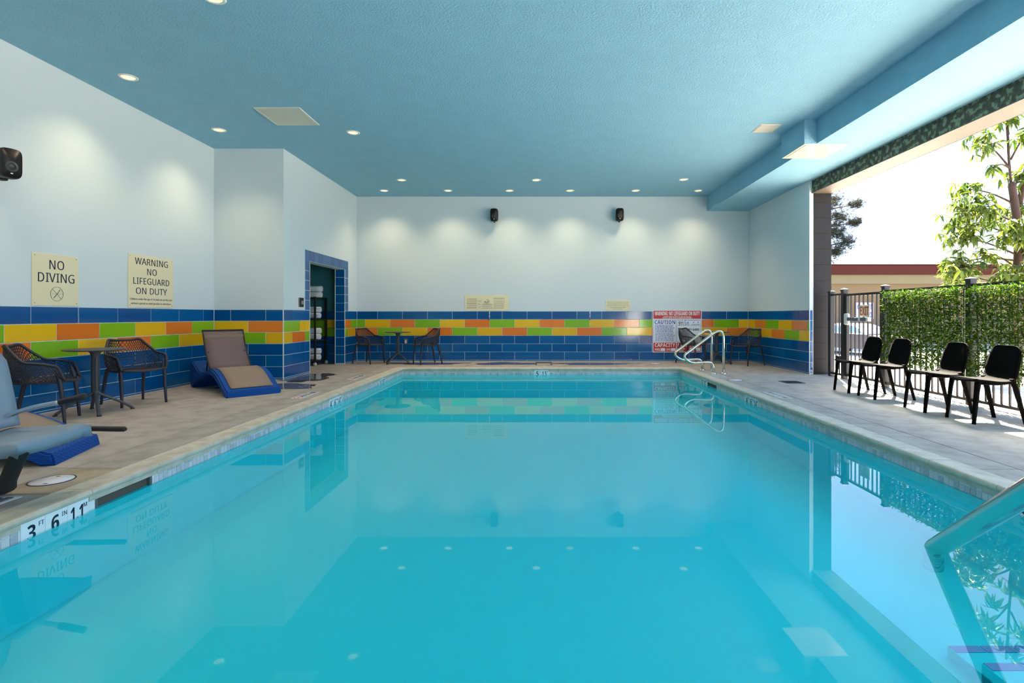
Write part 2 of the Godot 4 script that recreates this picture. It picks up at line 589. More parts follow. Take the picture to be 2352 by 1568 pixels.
func build_walls() -> void:
	var w := wall("wall_left", "white plaster wall on the left with a blue, yellow, orange and green tiled lower part")
	wbox("plaster", w, M.wall, WX_L - 0.2, WX_L, -0.3, CEIL + 0.1, -2.6, COLZ + 0.1)
	rows(w, frame("left"), 1.2, COLZ - 0.008, 5.617, 0, 5.914, 2)
	w = wall("wall_projection", "narrow grey-white wall face that juts out behind the blue lounger")
	wbox("plaster", w, M.wall, WX_L - 0.2, ALX - 0.05, -0.3, CEIL + 0.1, COLZ, COLZ + 0.12)
	rows(w, frame("column"), WX_L + 0.008, ALX - 0.002, -5.052, 1, -5.356, 2)
	# side wall of the projection with the towel closet's opening
	w = wall("wall_closet", "white plaster wall with the blue-framed towel closet opening")
	wbox("plaster", w, M.wall, ALX - 0.215, ALX, -0.3, CEIL + 0.1, COLZ + 0.002, 10.31)
	wbox("plaster", w, M.wall, ALX - 0.215, ALX, -0.3, CEIL + 0.1, 12.19, WZ_B + 0.1)
	wbox("plaster", w, M.wall, ALX - 0.215, ALX, 2.17, CEIL + 0.1, 10.31, 12.19)
	var T := frame("alcove")
	var yt := TILE_TOP
	for r in 6:
		var a := COLZ + 0.010
		if r == 2:
			tile_at(w, T, a, 9.585, yt - 3 * ROW, yt - 2 * ROW, "yellow")
			tile_at(w, T, 9.585, 10.11, yt - 3 * ROW, yt - 2 * ROW, "orange")
			tile_at(w, T, 10.11, 10.308, yt - 3 * ROW, yt - 2 * ROW, "green")
		elif r % 2 == 1:
			tile_at(w, T, a, 9.88, yt - (r + 1) * ROW, yt - r * ROW, "green" if r == 1 else "blue")
			tile_at(w, T, 9.88, 10.11, yt - (r + 1) * ROW, yt - r * ROW, "yellow" if r == 1 else "blue")
			tile_at(w, T, 10.11, 10.308, yt - (r + 1) * ROW, yt - r * ROW, "yellow" if r == 1 else "blue")
		else:
			tile_at(w, T, a, 9.585, yt - (r + 1) * ROW, yt - r * ROW, "blue")
			tile_at(w, T, 9.585, 10.11, yt - (r + 1) * ROW, yt - r * ROW, "blue")
			tile_at(w, T, 10.11, 10.308, yt - (r + 1) * ROW, yt - r * ROW, "blue")
		var y1 := yt - r * ROW
		if r == 1:
			tile_at(w, T, 12.192, 12.59, y1 - ROW, y1, "orange"); tile_at(w, T, 12.59, WZ_B - 0.01, y1 - ROW, y1, "green")
		elif r == 2:
			tile_at(w, T, 12.192, 12.41, y1 - ROW, y1, "green"); tile_at(w, T, 12.41, WZ_B - 0.01, y1 - ROW, y1, "yellow")
		else:
			tile_at(w, T, 12.192, 12.42 + (0.18 if r % 2 else 0.4), y1 - ROW, y1, "blue"); tile_at(w, T, 12.42 + (0.18 if r % 2 else 0.4), WZ_B - 0.01, y1 - ROW, y1, "blue")
	base_strip(w, T, COLZ + 0.01, 10.308, 9.585)
	base_strip(w, T, 12.192, WZ_B - 0.01, 12.4)
	# closet opening: frame of square tiles and the tiled right reveal
	var d := thing("door_1", "doorless closet opening framed in square blue tiles, towel rack inside", "doorway", Vector3.ZERO, 0.0, "", "structure")
	for k in 6:
		var y0 := yt + k * 0.19
		tile_at(d, T, 10.11, 10.31, y0, minf(y0 + 0.19, 2.172), "blue")
		tile_at(d, T, 12.19, 12.40, y0, minf(y0 + 0.19, 2.172), "blue")
	for k in 11:
		tile_at(d, T, 10.11 + k * 0.2082, 10.11 + (k + 1) * 0.2082, 2.172, 2.378, "blue")
	var R := Transform3D(Basis.IDENTITY, V(0, 0, 12.19))
	for k in 11:
		tile_at(d, R, ALX - 0.213, ALX + 0.004, 0.02 + k * 0.197, minf(0.02 + (k + 1) * 0.197, 2.17), "blue")
	for q in [[ALX - 0.002, COLZ - 0.002], [ALX + 0.002, 12.186], [ALX - 0.217, 12.186], [ALX + 0.002, 10.314]]:
		cbox("edge_strip", d, M.white, V(q[0] - 0.006, 0.0, q[1] + 0.006), V(q[0] + 0.006, 2.17 if q[1] > 10.0 else TILE_TOP, q[1] - 0.006))
	# inside of the closet
	w = wall("wall_closet_inside", "dark teal inner wall of the towel closet with a tiled lower part")
	wbox("plaster", w, M.teal_wall, -6.9, ALX - 0.215, -0.3, 2.5, 12.45, 12.6)
	wbox("plaster", w, M.teal_wall, -7.0, -6.8, -0.3, 2.5, 10.2, 12.6)
	wbox("plaster", w, M.teal_wall, -6.9, ALX - 0.215, -0.3, 2.5, 10.0, 10.31)
	wbox("closet_ceiling", w, M.teal_wall, -7.0, ALX - 0.2, 2.4, 2.5, 10.0, 12.6)
	rows(w, Transform3D(Basis.IDENTITY, V(0, 0, 12.45)), -6.8, ALX - 0.217, -5.0, 0, -5.3, 2)
	w = wall("wall_back", "white plaster wall at the far end with two speakers and a coloured tile band")
	wbox("plaster", w, M.wall, ALX - 0.2, WX_R + 0.2, -0.3, CEIL + 0.1, WZ_B, WZ_B + 0.2)
	rows(w, frame("back"), ALX + 0.008, WX_R - 0.008, -4.235, 0, -3.93, 2)
	w = wall("wall_right", "short plaster and tile wall at the far right, beside the stone column")
	wbox("plaster", w, M.wall, WX_R, WX_R + 0.062, -0.3, 3.68, 10.07, WZ_B + 0.1)
	wbox("plaster", w, M.wall, WX_R + 0.06, 5.56, -0.3, 3.68, 10.40, WZ_B + 0.1)
	rows(w, frame("right"), -WZ_B + 0.008, -10.074, -12.59, 1, -12.91, 2)
	T = Transform3D(Basis.IDENTITY, V(0, 0, 10.07))
	for r in 6:
		tile_at(w, T, WX_R + 0.004, WX_R + 0.061, TILE_TOP - (r + 1) * ROW, TILE_TOP - r * ROW, "blue")
	cbox("edge_strip", w, M.white, V(WX_R - 0.006, 0.0, 10.074), V(WX_R + 0.006, TILE_TOP, 10.060))
	# behind the camera
	w = wall("wall_behind", "plain white plaster wall behind the viewer")
	wbox("plaster", w, M.wall, WX_L - 0.2, 5.56, -0.3, CEIL + 0.1, -2.8, -2.6)
	# the stone column and the lintel over the open side
	var c := thing("column", "dark grey stone-clad column at the far end of the open side", "column", Vector3.ZERO, 0.0, "", "structure")
	wbox("core", c, M.joint, 5.222, 5.552, 0.0, 3.44, 10.082, 10.395)
	for k in 12:
		var y0 := 0.0 + k * 0.297
		wbox("stone_tile", c, M.stone, 5.215, 5.56, y0 + 0.0015, minf(y0 + 0.2955, 3.44), 10.07, 10.4, 0.002)
	wbox("edge_strip", c, M.white, 5.207, 5.215, 0.0, 3.44, 10.066, 10.2)
	var b := thing("beam", "long stone lintel over the open side with a stained inner face", "lintel", Vector3.ZERO, 0.0, "", "structure")
	wbox("inner_face", b, M.stained, 5.19, 5.30, 3.445, 3.70, -2.8, 10.4)
	wbox("core", b, M.stone, 5.30, 5.55, 3.45, 4.30, -2.8, 10.4)
	var zz := -2.8
	while zz < 10.4:
		wbox("soffit_stone", b, M.lintel_stone, 5.186, 5.56, 3.432, 3.4455, zz + 0.001, minf(zz + 1.2, 10.4) - 0.001)
		zz += 1.2
	wbox("front_trim", b, M.black_metal, 5.555, 5.565, 3.43, 4.3, -2.8, 10.4)

func build_ceiling() -> void:
	var c := thing("ceiling", "blue textured plaster ceiling over the pool", "ceiling", Vector3.ZERO, 0.0, "", "structure")
	wbox("slab", c, M.ceiling, WX_L - 0.2, 5.56, CEIL, CEIL + 0.25, -2.8, WZ_B + 0.2)
	var s := thing("ceiling_soffit", "lowered blue ceiling strip along the open side with a boxed duct", "soffit", Vector3.ZERO, 0.0, "", "structure")
	wbox("strip", s, M.ceiling, 4.14, 5.2, 3.67, CEIL + 0.02, -2.7, WZ_B + 0.05)
	wbox("duct_box", s, M.ceiling, 3.95, 4.15, 3.668, CEIL + 0.02, 7.88, 8.62)

# ------------------------------------------------------------------ floor
func slab(parent: Node, x0: float, x1: float, z0: float, z1: float, m: Material = null) -> void:
	var g := 0.0045
	wbox("slab", parent, m if m else M["concrete_%d" % (rng.randi() % 3)], x0 + g, x1 - g, -0.12, 0.0, z0 + g, z1 - g, 0.002)

func build_floor() -> void:
	var f := thing("floor", "concrete pool deck cut into large slabs", "floor", Vector3.ZERO, 0.0, "", "structure")
	for q in [[WX_L, PX_L - 0.05, -2.6, WZ_B], [PX_R + 0.05, 8.0, -2.6, WZ_B], [PX_L - 0.06, PX_R + 0.06, PZ_F + 0.05, WZ_B], [PX_L - 0.06, PX_R + 0.06, -2.6, PZ_N - 0.05]]:
		wbox("joint_filler", f, M.joint, q[0], q[1], -0.30, -0.006, q[2], q[3])
	wbox("joint_filler", f, M.joint, -7.0, WX_L + 0.1, -0.30, -0.006, COLZ, 12.6)
	var zl := [-2.6, -0.95, 0.68, 2.31, 3.327, 3.905, 5.54, 7.15, 8.78, 10.4, 11.49, WZ_B]
	for i in zl.size() - 1:
		slab(f, WX_L if i < 8 else -5.0, -3.43, zl[i], zl[i + 1])
		if zl[i] == 3.327:
			slab(f, -3.43, -3.06, zl[i], zl[i + 1], M.skimmer_slab)
		else:
			slab(f, -3.43, -3.06, zl[i], zl[i + 1])
	slab(f, -6.9, -5.0, COLZ, 11.49)
	slab(f, -6.9, -5.0, 11.49, 12.6)
	var xb := [-3.06, -1.6, 0.05, 1.75, 3.21]
	for i in 4:
		slab(f, xb[i], xb[i + 1], 11.49, WZ_B)
		slab(f, xb[i], xb[i + 1], -2.6, 1.43)
	var zr := [-2.6, -0.95, 0.6, 2.24, 3.87, 5.5, 7.15, 8.78, 10.4, 11.49, WZ_B]
	for i in zr.size() - 1:
		slab(f, 3.21, 3.5, zr[i], zr[i + 1])
		slab(f, 3.5, 5.3, zr[i], zr[i + 1])
		slab(f, 5.3 if zr[i] < 8.9 else 5.56, 8.0, zr[i], zr[i + 1])

# ------------------------------------------------------------------ pool
func coping_mesh(length: float) -> ArrayMesh:
	var key := "coping %.4f" % length
	if not cache.has(key):
		# section in x (towards the water) and y, extruded along z
		var p := PackedVector2Array([Vector2(-0.19, -0.08), Vector2(-0.02, -0.08), Vector2(-0.02, -0.046), Vector2(-0.008, -0.045), Vector2(0.0, -0.038), Vector2(0.004, -0.024), Vector2(0.0, -0.010), Vector2(-0.009, -0.002), Vector2(-0.02, 0.0), Vector2(-0.19, 0.0)])
		var st := begin()
		prism(st, p, -length / 2, length / 2)
		cache[key] = done(st)
	return cache[key]

func coping_run(parent: Node, a: float, b: float, at: Callable, joint: float) -> void:
	var k := floorf((a - joint) / 0.61)
	while joint + k * 0.61 < b - 0.01:
		var s := maxf(a, joint + k * 0.61)
		var e := minf(b, joint + (k + 1) * 0.61)
		piece("coping_stone", coping_mesh(e - s - 0.004), M.coping, parent, at.call((s + e) / 2))
		k += 1

func build_pool() -> void:
	var sh := thing("pool_shell", "turquoise pool basin under the water", "pool", Vector3.ZERO, 0.0, "", "structure")
	wbox("basin_floor", sh, M.shell, PX_L - 0.3, PX_R + 0.3, -0.85, -0.62, PZ_N - 0.3, PZ_F + 0.3)
	for q in [[PX_L - 0.29, PX_L - 0.016, PZ_N - 0.3, PZ_F + 0.3], [PX_R + 0.016, PX_R + 0.29, PZ_N - 0.3, PZ_F + 0.3], [PX_L - 0.03, PX_R + 0.03, PZ_F + 0.016, PZ_F + 0.29], [PX_L - 0.03, PX_R + 0.03, PZ_N - 0.29, PZ_N - 0.016]]:
		wbox("basin_wall", sh, M.shell, q[0], q[1], -0.8, -0.147, q[2], q[3])
	# entry steps at the near right corner, with blue nosing tiles
	for k in 3:
		var end := PZ_N + 0.66 + k * 0.21
		var y := -0.46 - k * 0.05
		wbox("step", sh, M.shell, 2.08, PX_R + 0.01, -0.7, y, PZ_N - 0.02, end)
		for i in 6:
			wbox("nosing_tile", sh, M.nosing, 2.085 + i * 0.157, 2.085 + i * 0.157 + 0.15, y - 0.004, y + 0.003, end - 0.055, end - 0.002)
	var c := thing("coping", "light stone coping with a rounded nose round the pool edge", "coping", Vector3.ZERO, 0.0, "", "structure")
	coping_run(c, PZ_N - 0.19, PZ_F + 0.19, func(z): return Transform3D(Basis.IDENTITY, V(PX_L, 0, z)), 3.42)
	coping_run(c, PZ_N - 0.19, PZ_F + 0.19, func(z): return Transform3D(Basis(Vector3.UP, PI), V(PX_R, 0, z)), 3.51)
	coping_run(c, PX_L - 0.0, PX_R + 0.0, func(x): return Transform3D(Basis(Vector3.UP, -PI / 2), V(x, 0, PZ_F)), -0.02)
	coping_run(c, PX_L - 0.0, PX_R + 0.0, func(x): return Transform3D(Basis(Vector3.UP, PI / 2), V(x, 0, PZ_N - 0.008)), -0.02)
	# waterline tile band
	var t := thing("waterline_tiles", "band of small grey mosaic tiles along the waterline", "tiles", Vector3.ZERO, 0.0, "", "structure")
	wbox("grout", t, M.grout, PX_L - 0.2, PX_L - 0.026, -0.2, -0.05, PZ_N - 0.2, 3.482)
	wbox("grout", t, M.grout, PX_L - 0.2, PX_L - 0.026, -0.25, -0.05, 3.975, PZ_F + 0.2)
	wbox("grout", t, M.grout, PX_R + 0.026, PX_R + 0.2, -0.2, -0.05, PZ_N - 0.2, 9.10)
	wbox("grout", t, M.grout, PX_R + 0.026, PX_R + 0.2, -0.25, -0.05, 9.58, PZ_F + 0.2)
	wbox("grout", t, M.grout, PX_L - 0.03, PX_R + 0.03, -0.2, -0.05, PZ_F + 0.026, PZ_F + 0.2)
	wbox("grout", t, M.grout, PX_L - 0.03, PX_R + 0.03, -0.2, -0.05, PZ_N - 0.2, PZ_N - 0.026)
	var far := [begin(), begin(), begin(), begin()]
	for side in 2:
		var X: float = PX_L - 0.026 if side == 0 else PX_R + 0.026
		var skip: Array = [[3.475, 3.98], [2.963, 3.412], [7.34, 7.79], [9.68, 9.99]] if side == 0 else [[9.09, 9.59], [3.06, 3.41], [7.38, 7.83], [9.63, 9.94]]
		var n := 0
		while PZ_N + n * 0.0496 < PZ_F:
			var z0 := PZ_N + n * 0.0496
			n += 1
			if skip.any(func(s): return z0 + 0.048 > s[0] and z0 + 0.002 < s[1]):
				continue
			for r in 2:
				var y1 := -0.048 - r * 0.0496
				var k := rng.randi() % 4
				if z0 < 4.9 and r < 2 and z0 > 2.1:
					wbox("tile", t, M["band_%d" % k], X - 0.004, X + 0.004, y1 - 0.047, y1, z0 + 0.001, z0 + 0.0475, 0.001)
				else:
					box(far[k], Vector3(X - 0.004, y1 - 0.047, -z0 - 0.0475), Vector3(X + 0.004, y1, -z0 - 0.001))
	var n := 0
	while PX_L + n * 0.0496 < PX_R - 0.03:
		var x0 := PX_L + n * 0.0496
		n += 1
		if x0 + 0.048 > -0.08 and x0 < 0.22:
			continue
		for r in 2:
			var y1 := -0.048 - r * 0.0496
			box(far[rng.randi() % 4], Vector3(x0 + 0.001, y1 - 0.047, -PZ_F - 0.03), Vector3(x0 + 0.0475, y1, -PZ_F - 0.022))
	for k in 4:
		tag(obj("small_tiles", far[k], M["band_%d" % k], t), "", "", "", "stuff")
	# skimmer mouths
	for q in [[PX_L - 0.026, -1.0, 3.482, 3.975, "dark tiled skimmer mouth in the left pool wall below the round lid"], [PX_R + 0.026, 1.0, 9.10, 9.58, "dark skimmer mouth in the right pool wall near the grab rails"]]:
		var s := thing("skimmer_opening", q[4], "skimmer", Vector3.ZERO, 0.0, "", "structure")
		var X: float = q[0]
		var out: float = q[1]
		wbox("throat", s, M.skimmer, minf(X + out * 0.16, X + out * 0.2), maxf(X + out * 0.16, X + out * 0.2), -0.25, -0.045, q[2], q[3])
		for e in [q[2], q[3]]:
			wbox("cheek", s, M.skimmer, minf(X, X + out * 0.2), maxf(X, X + out * 0.2), -0.25, -0.046, e - 0.012, e + 0.012)
		for k in 9:
			var z0: float = q[2] + 0.02 + k * 0.051
			wbox("tile", s, M.skimmer, minf(X + out * 0.152, X + out * 0.16), maxf(X + out * 0.152, X + out * 0.16), -0.11, -0.062, z0, z0 + 0.048, 0.001)
	# water
	var st := begin()
	quad(st, V(PX_L - 0.17, WATER, PZ_N - 0.1), V(PX_R + 0.17, WATER, PZ_N - 0.1), V(PX_R + 0.17, WATER, PZ_F + 0.021), V(PX_L - 0.17, WATER, PZ_F + 0.021))
	tag(obj("pool_water", st, M.water), "still turquoise pool water mirroring the walls and ceiling", "water", "", "stuff")
	# depth markers on the waterline
	depth_marker("left", 2.965, ["3", "FT", "6", "IN", "1.1", "M"], "white depth tiles reading three feet six at the left edge beside the lift seat")
	depth_marker("left", 7.345, ["4", "FT", "6", "IN", "1.4", "M"], "white depth tiles reading four feet six on the left pool edge before the lounger")
	depth_marker("left", 9.69, ["5", "FT", "1.5", "M"], "white depth tiles reading five feet on the left pool edge near its far corner")
	depth_marker("right", 3.405, ["3", "FT", "6", "IN", "1.1", "M"], "white depth tiles reading three feet six behind the near steel handrail")
	depth_marker("right", 7.82, ["4", "FT", "6", "IN", "1.4", "M"], "white depth tiles reading four feet six on the right pool edge")
	depth_marker("right", 9.935, ["5", "FT", "1.5", "M"], "white depth tiles reading five feet on the right edge beside the dark skimmer mouth")
	depth_marker("back", -0.08, ["5", "FT", "1.5", "M"], "white depth tiles reading five feet in the middle of the far pool edge")

func depth_marker(side: String, at: float, words: Array, label: String) -> void:
	var T: Transform3D
	if side == "left":
		T = Transform3D(Basis(Vector3.UP, PI / 2), V(PX_L - 0.026, 0, at))
	elif side == "right":
		T = Transform3D(Basis(Vector3.UP, -PI / 2), V(PX_R + 0.026, 0, at))
	else:
		T = Transform3D(Basis.IDENTITY, V(at, 0, PZ_F + 0.026))
	var o := thing("depth_marker", label, "depth marker", Vector3.ZERO, 0.0, "depth markers on the waterline")
	o.transform = T
	for k in words.size() / 2:
		var x0 := k * 0.149
		cbox("tile", o, M.marker, Vector3(x0 + 0.001, -0.195, -0.002), Vector3(x0 + 0.148, -0.048, 0.007), 0.001)
		var big: String = words[2 * k]
		letters(o, big, 0.088, 0.05 if big.length() == 1 else 0.088, M.navy, Transform3D(Basis.IDENTITY, Vector3(x0 + 0.064, -0.118, 0.0073)))
		letters(o, words[2 * k + 1], 0.026, 0.0, M.navy, Transform3D(Basis.IDENTITY, Vector3(x0 + 0.125, -0.084, 0.0073)), plain_font)

# ------------------------------------------------------------------ outside
func build_outside() -> void:
	var g := thing("ground_parking", "sunlit grey parking lot beyond the patio", "ground", Vector3.ZERO, 0.0, "", "structure")
	wbox("asphalt", g, M.asphalt, 8.0, 90.0, -0.9, -0.67, -30.0, 29.0)
	wbox("asphalt", g, M.asphalt, 5.7, 8.0, -0.9, -0.67, WZ_B + 0.1, 29.0)
	wbox("curb", g, M.pavement, 6.0, 90.0, -0.67, -0.52, 27.6, 30.0)
	wbox("retaining_edge", g, M.pavement, 7.9, 8.02, -0.67, -0.01, -10.0, WZ_B)
	var b := thing("low_building", "low tan commercial building with a brown fascia across the parking lot", "building")
	wbox("wall", b, M.stucco_tan, 4.0, 90.0, 1.02, 3.0, 30.0, 40.0)
	wbox("base_wall", b, M.stucco_base, 4.0, 90.0, -0.67, 1.0, 29.97, 40.0)
	wbox("joint", b, M.joint, 4.0, 90.0, 1.0, 1.02, 29.99, 30.2)
	wbox("band", b, M.stucco_light, 4.0, 90.0, 2.89, 3.42, 29.86, 40.0)
	wbox("fascia", b, M.fascia, 4.0, 90.0, 3.40, 3.93, 29.7, 40.2, 0.02)
	wbox("roof_edge", b, M.fascia, 3.95, 90.0, 3.93, 3.985, 29.66, 40.2)
	var s := thing("building_sign", "grey sign with blue capitals on the tan building, half hidden by the exit sign", "sign")
	cbox("panel", s, mat(rgb(150, 140, 152), 0.6), V(17.9, 0.92, 29.955), V(18.9, 1.85, 29.91))
	for q in [["C", 18.05, 1.6], ["E", 18.62, 1.6], ["N", 18.8, 1.6], ["O", 18.72, 1.15]]:
		letters(s, q[0], 0.3, 0.14, M.sign_blue, Transform3D(Basis.IDENTITY, V(q[1], q[2], 29.905)))
	car(Vector3(14.9, -0.67, -24.5), 0.35, "grey car parked before the tan building, seen through the gate")

func car(at: Vector3, turn: float, label: String) -> void:
	# faces +z; 1.78 wide, 4.5 long, 1.42 high
	var o := thing("parked_car", label, "car", at, turn)
	var side := PackedVector2Array()
	for p in [[-2.2, 0.3], [2.15, 0.28], [2.24, 0.5], [2.18, 0.66], [1.9, 0.80], [1.05, 0.93], [0.9, 0.95], [-1.6, 0.97], [-2.15, 0.92], [-2.25, 0.6]]:
		side.append(Vector2(p[0], p[1]))
	var T := Transform3D(Basis(Vector3.UP, -PI / 2), Vector3.ZERO)
	var st := begin()
	prism(st, side, -0.86, 0.86, T)
	obj("body", st, M.car_paint, o)
	var levels := [[0.95, 0.83, 1.0, -1.75], [1.2, 0.72, 0.55, -1.4], [1.37, 0.62, 0.15, -1.0], [1.42, 0.5, -0.1, -0.85]]
	st = begin(true)
	for i in 3:
		var a: Array = levels[i]
		var c: Array = levels[i + 1]
		var A := [Vector3(-a[1], a[0], a[2]), Vector3(a[1], a[0], a[2]), Vector3(a[1], a[0], a[3]), Vector3(-a[1], a[0], a[3])]
		var C := [Vector3(-c[1], c[0], c[2]), Vector3(c[1], c[0], c[2]), Vector3(c[1], c[0], c[3]), Vector3(-c[1], c[0], c[3])]
		for k in 4:
			quad_o(st, A[k], A[(k + 1) % 4], C[(k + 1) % 4], C[k], Vector3(0, 1.0, -0.4))
	quad_o(st, Vector3(-0.5, 1.42, -0.1), Vector3(0.5, 1.42, -0.1), Vector3(0.5, 1.42, -0.85), Vector3(-0.5, 1.42, -0.85), Vector3.ZERO)
	obj("roof", st, M.car_paint, o)
	st = begin()
	quad_o(st, Vector3(-0.76, 0.97, 1.0), Vector3(0.76, 0.97, 1.0), Vector3(0.6, 1.34, 0.26), Vector3(-0.6, 1.34, 0.26), Vector3(0, 1.0, -0.4))
	quad_o(st, Vector3(-0.74, 0.99, 0.97), Vector3(0.74, 0.99, 0.97), Vector3(0.57, 1.34, 0.235), Vector3(-0.57, 1.34, 0.235), Vector3(0, 1.0, 3.0))
	obj("windscreen", st, M.car_glass, o)
	for sx in [-1, 1]:
		st = begin()
		quad_o(st, Vector3(sx * 0.84, 0.99, 0.8), Vector3(sx * 0.84, 0.99, -1.5), Vector3(sx * 0.70, 1.32, -1.05), Vector3(sx * 0.70, 1.32, 0.2), Vector3.ZERO)
		obj("side_window", st, M.car_glass, o)
		for z in [1.38, -1.38]:
			st = begin(true)
			lathe(st, [Vector2(0.0, -0.1), Vector2(0.30, -0.1), Vector2(0.32, -0.06), Vector2(0.32, 0.06), Vector2(0.30, 0.1), Vector2(0.0, 0.1)], 18, Transform3D(Basis(Vector3(0, 0, 1), PI / 2), Vector3(sx * 0.78, 0.32, z)))
			obj("wheel", st, M.tyre, o)
		cbox("headlight", o, M.headlight, Vector3(sx * 0.7 - 0.15, 0.62, 2.12), Vector3(sx * 0.7 + 0.15, 0.74, 2.2), 0.02)
	cbox("grille", o, M.dark, Vector3(-0.45, 0.48, 2.2), Vector3(0.45, 0.64, 2.245), 0.01)
	cbox("number_plate", o, M.white, Vector3(-0.18, 0.36, 2.2), Vector3(0.18, 0.46, 2.24))

# ------------------------------------------------------------------ lamps
func build_lights() -> void:
	var proto: Node3D = null
	var spots := [
		[-5.0, 6.48, "recessed downlight over the no diving sign"], [-5.0, 8.32, "recessed downlight beside the left wall, nearest the projecting wall"],
		[-2.97, 4.86, "recessed downlight cut by the top edge of the picture"], [-2.94, 8.44, "recessed downlight right of the white ceiling vent"],
		[-2.93, 11.4, "recessed downlight before the closet, in the front row of three"], [-0.04, 11.4, "recessed downlight in the middle of the front row of three"], [3.11, 11.36, "recessed downlight at the right end of the front row of three"],
		[-3.59, 12.37, "recessed downlight at the left end of the rear row along the far wall"], [-2.1, 12.37, "second recessed downlight from the left in the rear row along the far wall"], [-0.67, 12.37, "third recessed downlight in the rear row, right of the first speaker"],
		[0.74, 12.37, "fourth recessed downlight in the rear row, between the two speakers"], [2.27, 12.37, "fifth recessed downlight in the rear row, right of the second speaker"], [3.73, 12.37, "recessed downlight in the rear row tucked against the soffit"],
	]
	for q in spots:
		var at := V(q[0], CEIL, q[1])
		var o: Node3D
		if proto == null:
			proto = thing("downlight", q[2], "ceiling light", at, 0.0, "recessed downlights")
			o = proto
			var st := begin(true)
			lathe(st, [Vector2(0.072, -0.002), Vector2(0.078, -0.010), Vector2(0.098, -0.008), Vector2(0.104, -0.001), Vector2(0.104, 0.0)], 28)
			obj("trim_ring", st, M.white, o)
			st = begin(true)
			lathe(st, [Vector2(0.0, -0.0032), Vector2(0.073, -0.0032), Vector2(0.073, -0.0012), Vector2(0.0, -0.0012)], 24)
			obj("lens", st, M.glow, o)
		else:
			o = copy(proto, "downlight", q[2], at, 0.0)
		lamp(at)
	for q in [[-5.0, 4.64, "near the left wall, just beyond the picture's top left corner"], [-5.0, 2.8, "near the left wall, above the lift seat"], [-5.0, 0.96, "near the left wall, level with the near pool edge"], [-2.94, 1.4, "above the pool's near left corner"], [0.0, 0.5, "over the middle of the near pool edge"], [3.1, 1.4, "above the stair handrail at the near right corner"], [-5.0, -0.9, "near the left wall, behind the viewer"], [0.0, -1.8, "in the middle of the ceiling behind the viewer"]]:
		lamp(V(q[0], CEIL, q[1]))
		copy(proto, "downlight", "recessed downlight " + q[2], V(q[0], CEIL, q[1]), 0.0, "downlights outside the picture")

func lamp(at: Vector3) -> void:
	var l := SpotLight3D.new()
	l.name = "lamp"
	l.position = at + Vector3(0, -0.03, 0)
	l.rotation.x = -PI / 2
	l.spot_angle = 58.0
	l.spot_angle_attenuation = 1.0
	l.spot_range = 14.0
	l.spot_attenuation = 2.0
	l.light_energy = LAMP
	l.light_color = Color(1.0, 0.88, 0.72)
	l.light_size = 0.07
	l.shadow_enabled = true
	add_child(l, true)

const LAMP := 1.6

# ------------------------------------------------------------------ signs
func wall_sign(called: String, label: String, T: Transform3D, w: float, h: float, m: Material, screws := true, lift := 0.0) -> Node3D:
	# T: lower left corner, z out of the wall
	var o := thing(called, label, "sign")
	o.transform = T
	cbox("panel", o, m, Vector3(0, 0, lift), Vector3(w, h, lift + 0.008), 0.0015)
	if screws:
		for x in [0.03, w - 0.03]:
			for y in [0.03, h - 0.03]:
				var st := begin(true)
				lathe(st, [Vector2(0.006, 0.0), Vector2(0.006, 0.002), Vector2(0.0, 0.0035)], 10, Transform3D(Basis(Vector3(1, 0, 0), PI / 2), Vector3(x, y, lift + 0.008)))
				obj("screw", st, M.steel, o)
	return o

func on_sign(x: float, y: float, lift := 0.0088) -> Transform3D:
	return Transform3D(Basis.IDENTITY, Vector3(x, y, lift))

# rows of print too small to read: thin dashes the length of words, as one mesh
func small_print(o: Node3D, x0: float, x1: float, y0: float, y1: float, n: int, m: Material, skip := [], lift := 0.0084, called := "small_print") -> void:
	var st := begin()
	var pitch := (y1 - y0) / n
	for i in n:
		if i in skip:
			continue
		var y := y1 - (i + 0.5) * pitch
		var x := x0
		var e := x1 - rng.randf() * (x1 - x0) * 0.12
		while x < e:
			var w := rng.randf_range(1.2, 4.5) * pitch * 0.55
			box(st, Vector3(x, y - pitch * 0.22, lift - 0.0006), Vector3(minf(x + w, e), y + pitch * 0.22, lift))
			x += w + pitch * 0.35
	tag(obj(called, st, m, o), "", "", "", "stuff")

